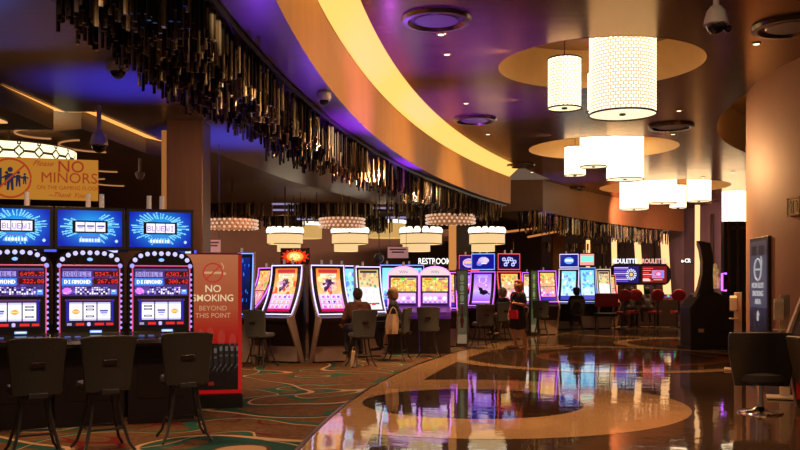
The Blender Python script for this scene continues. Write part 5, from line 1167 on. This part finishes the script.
def seated(name, label, px, d, f, seat, top, pants, hair_m, skin, hair_caps, lean=.06, reach=None, turn=(0, -1, -.1), z0=.006, vox=.012, extra=None):
    t = thing('person', label, 'person', (PX(px, d), d, z0), face(*f)); s = seat + .02
    hc = Vector((0, -lean * 2.0, s + .70)); hf = Vector(turn)
    hips = [((-.08, .0, s + .08), (.08, .0, s + .08), .115, .115)]
    th = []; sh = []; ft = []
    for k in (-1, 1):
        th.append(((.095 * k, .0, s + .07), (.13 * k, -.42, s + .07), .088, .060)); sh += [((.13 * k, -.42, s + .07), (.13 * k, -.38, s - .10), .062, .058), ((.13 * k, -.38, s - .10), (.14 * k, -.33, s - .34), .058, .036)]
        ft.append(((.14 * k, -.33, s - .38), (.15 * k, -.48, s - .405), .040, .032))
    to = [((0, .0, s + .10), (0, -lean * .8, s + .30), .125, .135), ((-.07, -lean, s + .32), (-.10, -lean * 1.2, s + .44), .105, .090), ((.07, -lean, s + .32), (.10, -lean * 1.2, s + .44), .105, .090), ((-.15, -lean * 1.3, s + .49), (.15, -lean * 1.3, s + .49), .065, .065), ((0, -lean * 1.4, s + .50), (0, -lean * 1.8, s + .62), .062, .055)]
    arms = []; hd = []
    for k, rr in zip((-1, 1), reach):
        sh0 = Vector((.185 * k, -lean * 1.3, s + .47)); el = Vector(rr[0]) + Vector((0, 0, s)); wr = Vector(rr[1]) + Vector((0, 0, s)); arms += [(sh0, el, .056, .044), (el, wr, .044, .028)]
        hd += hand(wr, wr - el, (0, -.2, -1), .5, k)
    grow('body', hips + th + sh + ft + to + arms + head(hc, hf) + hd, skin, t, vox, 2); face_bits(hc, hf, t)
    big = lambda L, a: [(c[0], c[1], c[2] + a, c[3] + a) for c in L]
    arms2 = [(c[0], (Vector(c[1]) * .92 + Vector(c[0]) * .08), c[2], c[3]) for c in arms]
    grow('top', big(hips, .012) + big(to[:4], .018) + big(arms2, .014), top, t, vox + .002); grow('trousers', big(hips, .016) + big(th, .013) + big(sh, .012), pants, t, vox + .002)
    hp = [tuple([tuple(Vector(c[0]) + hc), tuple(Vector(c[1]) + hc), c[2], c[3]]) for c in hair_caps]; grow('hair', hp, hair_m, t, vox)
    for c in ft: mb = MB(); mb.caps(Vector(c[0]) - Vector((0, -.01, .012)), Vector(c[1]) - Vector((0, 0, .012)), .046, .036, 10); mb.build('shoe', mat('dark_shoe', (.015, .012, .012), .4), t, smooth=True)
    return t
SHORT = [((0, .03, .035), (0, .035, -.01), .098, .092), ((0, -.02, .065), (0, .03, .06), .070, .075)]
CURLY = [((0, .03, .04), (0, .045, -.04), .112, .10), ((-.05, .0, .06), (.05, .0, .06), .075, .075), ((-.06, .03, .0), (-.06, .04, -.06), .06, .05), ((.06, .03, .0), (.06, .04, -.06), .06, .05)]
BRN = mat('brown_sweater', (.13, .045, .025), .85); DKT = mat('dark_trousers', (.03, .025, .03), .8); BLKT = mat('black_knit', (.014, .012, .014), .8)
seated('m', 'man in brown sweater playing the right fire-screen machine, seen from behind', 359.5, 16.35, (-.35, .94), .62, BRN, mat('jeans_dark', (.035, .03, .045), .8), mat('grey_brown_hair', (.07, .045, .03), .8), SKIN, SHORT, .07, [((-.27, -.16, .26), (-.22, -.40, .30)), ((.27, -.10, .25), (.23, -.32, .15))], (.1, -1, -.15))
seated('w', 'seated woman with curly blond hair and black top beside the man in brown', 396.5, 17.7, (-.97, .10), .62, BLKT, DKT, mat('blond_curls', (.38, .22, .10), .8), SKIN2, CURLY, .05, [((-.24, -.16, .25), (-.14, -.40, .24)), ((.25, -.14, .24), (.12, -.38, .22))], (-.05, -1, -.12))
seated('b', 'grey-haired seated person in dark clothes behind the standing woman', 505, 23.6, (-.8, -.5), .60, BLKT, DKT, mat('grey_hair', (.33, .29, .27), .8), SKIN, CURLY, .05, [((-.24, -.14, .25), (-.12, -.38, .18)), ((.25, -.14, .24), (.12, -.36, .16))], (0, -1, -.1), .0, .016)
HB = mat('black_hair', (.015, .012, .012), .7)
for px, d, f, lb in [(632, 32.0, (.1, 1), 'dark-haired person sitting at the terminal under the blue roulette screen'), (647.5, 31.2, (.15, 1), 'largest dark-haired person sitting between the two roulette screens'), (577, 28.3, (.05, 1), 'person in black sitting at the white-lit curved machines')]:
    seated('f', lb, px, d, f, .60, mat('grey_knit', (.06, .05, .055), .8) if px == 647.5 else BLKT, DKT, HB, SKIN, CURLY, .06, [((-.24, -.16, .25), (-.16, -.40, .24)), ((.25, -.14, .24), (.14, -.38, .22))], (0, -1, -.1), .0, .02)
# cream tote bag
d = 17.35; t = thing('tote_bag', 'cream plastic tote bag hanging beside the blond seated woman', 'bag', P(391.5, 322, d), rad(8)); TB = mat('cream_bag', (.72, .52, .32), .6)
mb = MB(); n = 16; prof = [(.0, -.24, .10), (.0, -.235, .125), (0, -.1, .14), (0, .05, .13), (0, .16, .10)]
vs = []; 
for _, z, w in prof:
    for i in range(n): a = 2 * PI * i / n; vs.append((w * math.cos(a) + .05 * (z + .24), .06 * math.sin(a) * (1 - (z + .24) * 1.2) + .012 * math.sin(5 * a), z))
mb.add(vs, [(j * n + i, j * n + (i + 1) % n, (j + 1) * n + (i + 1) % n, (j + 1) * n + i) for j in range(len(prof) - 1) for i in range(n)] + [tuple(range(n))]); mb.build('pouch', TB, t, smooth=True)
for k in (-1, 1): mb = MB(); mb.tube([(-.05, .02 * k, .14), (-.01, .02 * k, .25), (.03, .02 * k, .30), (.08, .02 * k, .26), (.12, .02 * k, .14)], .011, 6); mb.build('handle', TB, t)
t = thing('paper_bag', 'pale bag standing at the feet of the man in brown', 'bag', (PX(355, 16.4), 16.15, .006)); mb = MB(); mb.prism([(-.07, 0), (.07, 0), (.06, .30), (-.05, .30)], -.05, .05, 'y'); mb.build('pouch', TB, t, bevel=.015)
mb = MB(); mb.tube([(-.03, 0, .29), (-.03, 0, .37), (.03, 0, .37), (.04, 0, .29)], .006, 6); mb.build('handle', TB, t)

# ------------------------------------------------------------------ lights and camera
def spot(name, loc, tgt, col, power, ang=70, blend=.8, size=.06):
    l = bpy.data.lights.new(name, 'SPOT'); l.color = col; l.energy = power; l.spot_size = rad(ang); l.spot_blend = blend; l.shadow_soft_size = size
    o = bpy.data.objects.new(name, l); COL.objects.link(o); o.location = loc
    o.rotation_euler = (Vector(tgt) - Vector(loc)).to_track_quat('-Z', 'Y').to_euler(); return o
spot('added_blue_spot', (-3.1, 9.9, 2.6), (-3.2, 9.9, 3.8), (.05, .05, 1), 330, 90)  # unseen coloured spots added to tint soffit and ceiling
spot('added_blue_spot', (-2.6, 13.4, 2.3), (-2.55, 13.5, 3.8), (.04, .07, 1), 560, 95)
spot('added_blue_spot', (-3.9, 8.2, 2.7), (-3.7, 7.6, 3.8), (.12, .2, 1), 50, 95)
spot('added_violet_spot', (-1.6, 9.9, 2.3), (-1.1, 8.9, 3.8), (.26, .05, 1), 47, 110)
spot('added_violet_spot', (-1.2, 12.5, 2.2), (-.6, 11.6, 3.8), (.26, .05, 1), 64, 110)
spot('added_violet_spot', (-.2, 17.6, 2.2), (.3, 16.4, 3.8), (.26, .05, 1), 56, 110)
spot('added_purple_spot', (-.2, 12.5, 1.2), (.35, 12.0, 4.8), (.27, .03, 1), 3300, 62)  # purple on the main ceiling comes from added spots in mid-air
spot('added_purple_spot', (.2, 16.5, 1.6), (1.1, 16.0, 4.8), (.27, .03, 1), 3000, 62)
spot('added_purple_spot', (.3, 9.0, 1.2), (.6, 9.2, 4.8), (.22, .03, 1), 170, 60)
spot('added_blue_spot', (4.6, 27.5, 2.6), (5.2, 26.8, 4.8), (.05, .06, 1), 700, 75)  # blue and red ceiling patches come from unseen added spots
spot('added_red_spot', (8.2, 30.5, 2.6), (8.6, 30.3, 4.8), (1, .04, .05), 300, 70)
# warm spots: hall downlights, plus added ones that brighten stools and interior
for x, y, z, p, a in [(-2.6, 8.4, 3.72, 60, 70), (-3.6, 8.9, 3.72, 60, 70), (1.2, 10.5, 4.7, 160, 85), (3.2, 9.6, 4.7, 90, 85), (1.8, 16.5, 4.7, 240, 85), (5.0, 15.5, 4.7, 110, 85), (-1.4, 14.6, 3.72, 130, 90), (3.0, 20.5, 4.7, 240, 85), (6.5, 24.5, 4.7, 260, 90), (0.2, 18.0, 3.72, 110, 90), (8.8, 31.5, 4.7, 260, 90), (11.2, 31.5, 4.7, 220, 90), (4.8, 9.2, 4.7, 70, 70), (-2.4, 16.3, 4.1, 90, 90)]:
    spot('warm_down_spot', (x, y, z), (x, y, 0), (1, .54, .23), p * 3.6, a, .9, .05)
for x, y, tx, ty, p in [(1.2, 9.0, -1.0, 8.5, 150), (1.6, 12.2, -.5, 12.0, 190), (2.2, 15.4, .2, 15.2, 120), (3.4, 19.0, 1.2, 19.0, 80), (5.2, 22.6, 3.0, 23.0, 70), (8.0, 27.5, 5.5, 30.0, 160)]:
    spot('fascia_fill_spot', (x, y, 4.72), (tx, ty, 4.1), (1, .55, .24), p * .5, 110)  # unseen spots added to brighten the amber fascia
# unseen spot added to brighten the round wall
spot('wall_fill_spot', (4.5, 17.2, 3.8), (5.9, 14.4, 2.6), (1, .5, .2), 620, 90)
for x, y, z, p in [(-3.2, 21, 4.15, 170), (-1.0, 22, 4.15, 170), (1.2, 22.5, 4.15, 150), (-6, 16, 4.15, 150), (-5.5, 24, 4.15, 200), (-.5, 29, 4.15, 300), (3.5, 31, 4.15, 250)]:
    spot('interior_fill_spot', (x, y, z), (x, y, 0), (1, .5, .26), p, 160, .6, .1)  # fill spots added to lighten the dark interior
for x, y, tx, ty, p in [(8.5, 31, 9.0, 38, 700), (10.8, 31.5, 12.0, 36, 600), (6.0, 32, 6.0, 41, 300)]:
    spot('wall_fill_spot', (x, y, 4.6), (tx, ty, 2.2), (1, .5, .45), p, 90)  # unseen spots added to lighten the mauve far wall
for x, y, tx, ty, p in [(3.4, 7.5, -2.2, 8.5, 260), (3.6, 11, -1.6, 11.5, 300), (3.6, 15, -.6, 15, 280), (4.2, 19, .6, 19.5, 260)]:
    spot('crystal_fill_spot', (x, y, 3.9), (tx, ty, 3.55), (1, .66, .36), p, 50)  # warm spots added for glints on the crystal rods
for x in (-9, -4.5, -.5, 3):
    spot('wall_fill_spot', (x, 33.5, 4.1), (x, 37, 2.4), (1, .5, .3), 300, 120)  # unseen spots added to lighten the back wall
spot('camera_fill_spot', (1.6, 5.6, 4.6), (3.15, 8.6, 4.2), (1, .7, .45), 60, 30)  # spots added to brighten the hanging and dome cameras
spot('camera_fill_spot', (-.8, 6.4, 3.7), (-2.9, 8.9, 3.7), (1, .75, .55), 45, 24)
spot('camera_fill_spot', (-1.6, 8.0, 3.7), (-3.8, 11.0, 3.35), (1, .65, .42), 50, 16)
spot('added_column_light', (-2.0, 10.3, 2.9), (-2.9, 12.1, 2.7), (1, .5, .25), 120, 80)  # unseen spot added to warm the brown column
for x, y in [(-2.2, 5.6), (-.6, 6.0), (1.4, 6.6)]:  # tilted spots added to brighten the near stools and floor
    spot('warm_down_spot', (x, y, 3.72 if x < 0 else 4.7), (x - .6, y + 2.2, .6), (1, .62, .36), 130, 95, .9, .1)
spot('recess_light', (6.6, 16.9, 5.2), (6.6, 18.5, 5.4), (1, .6, .25), 90, 160)
W_ = bpy.data.worlds.new('hall_air'); SC.world = W_; W_.use_nodes = True
W_.node_tree.nodes['Background'].inputs[0].default_value = (1, .62, .42, 1); W_.node_tree.nodes['Background'].inputs[1].default_value = .13
cam = bpy.data.cameras.new('camera'); co = bpy.data.objects.new('camera', cam); COL.objects.link(co); SC.camera = co
co.location = (0, 0, CAMH); co.rotation_euler = (PI / 2, 0, 0); cam.sensor_width = 36; cam.lens = 36 * F / 800; cam.shift_y = 60 / 800; cam.clip_end = 200
vs = SC.view_settings; vs.view_transform = 'Standard'; vs.look = 'None'; vs.gamma = 1; vs.use_curve_mapping = False; vs.exposure = 0
cy = SC.cycles; cy.use_denoising = True; cy.max_bounces = 6; cy.diffuse_bounces = 3; cy.glossy_bounces = 4; cy.sample_clamp_indirect = 4; cy.caustics_reflective = False; cy.caustics_refractive = False
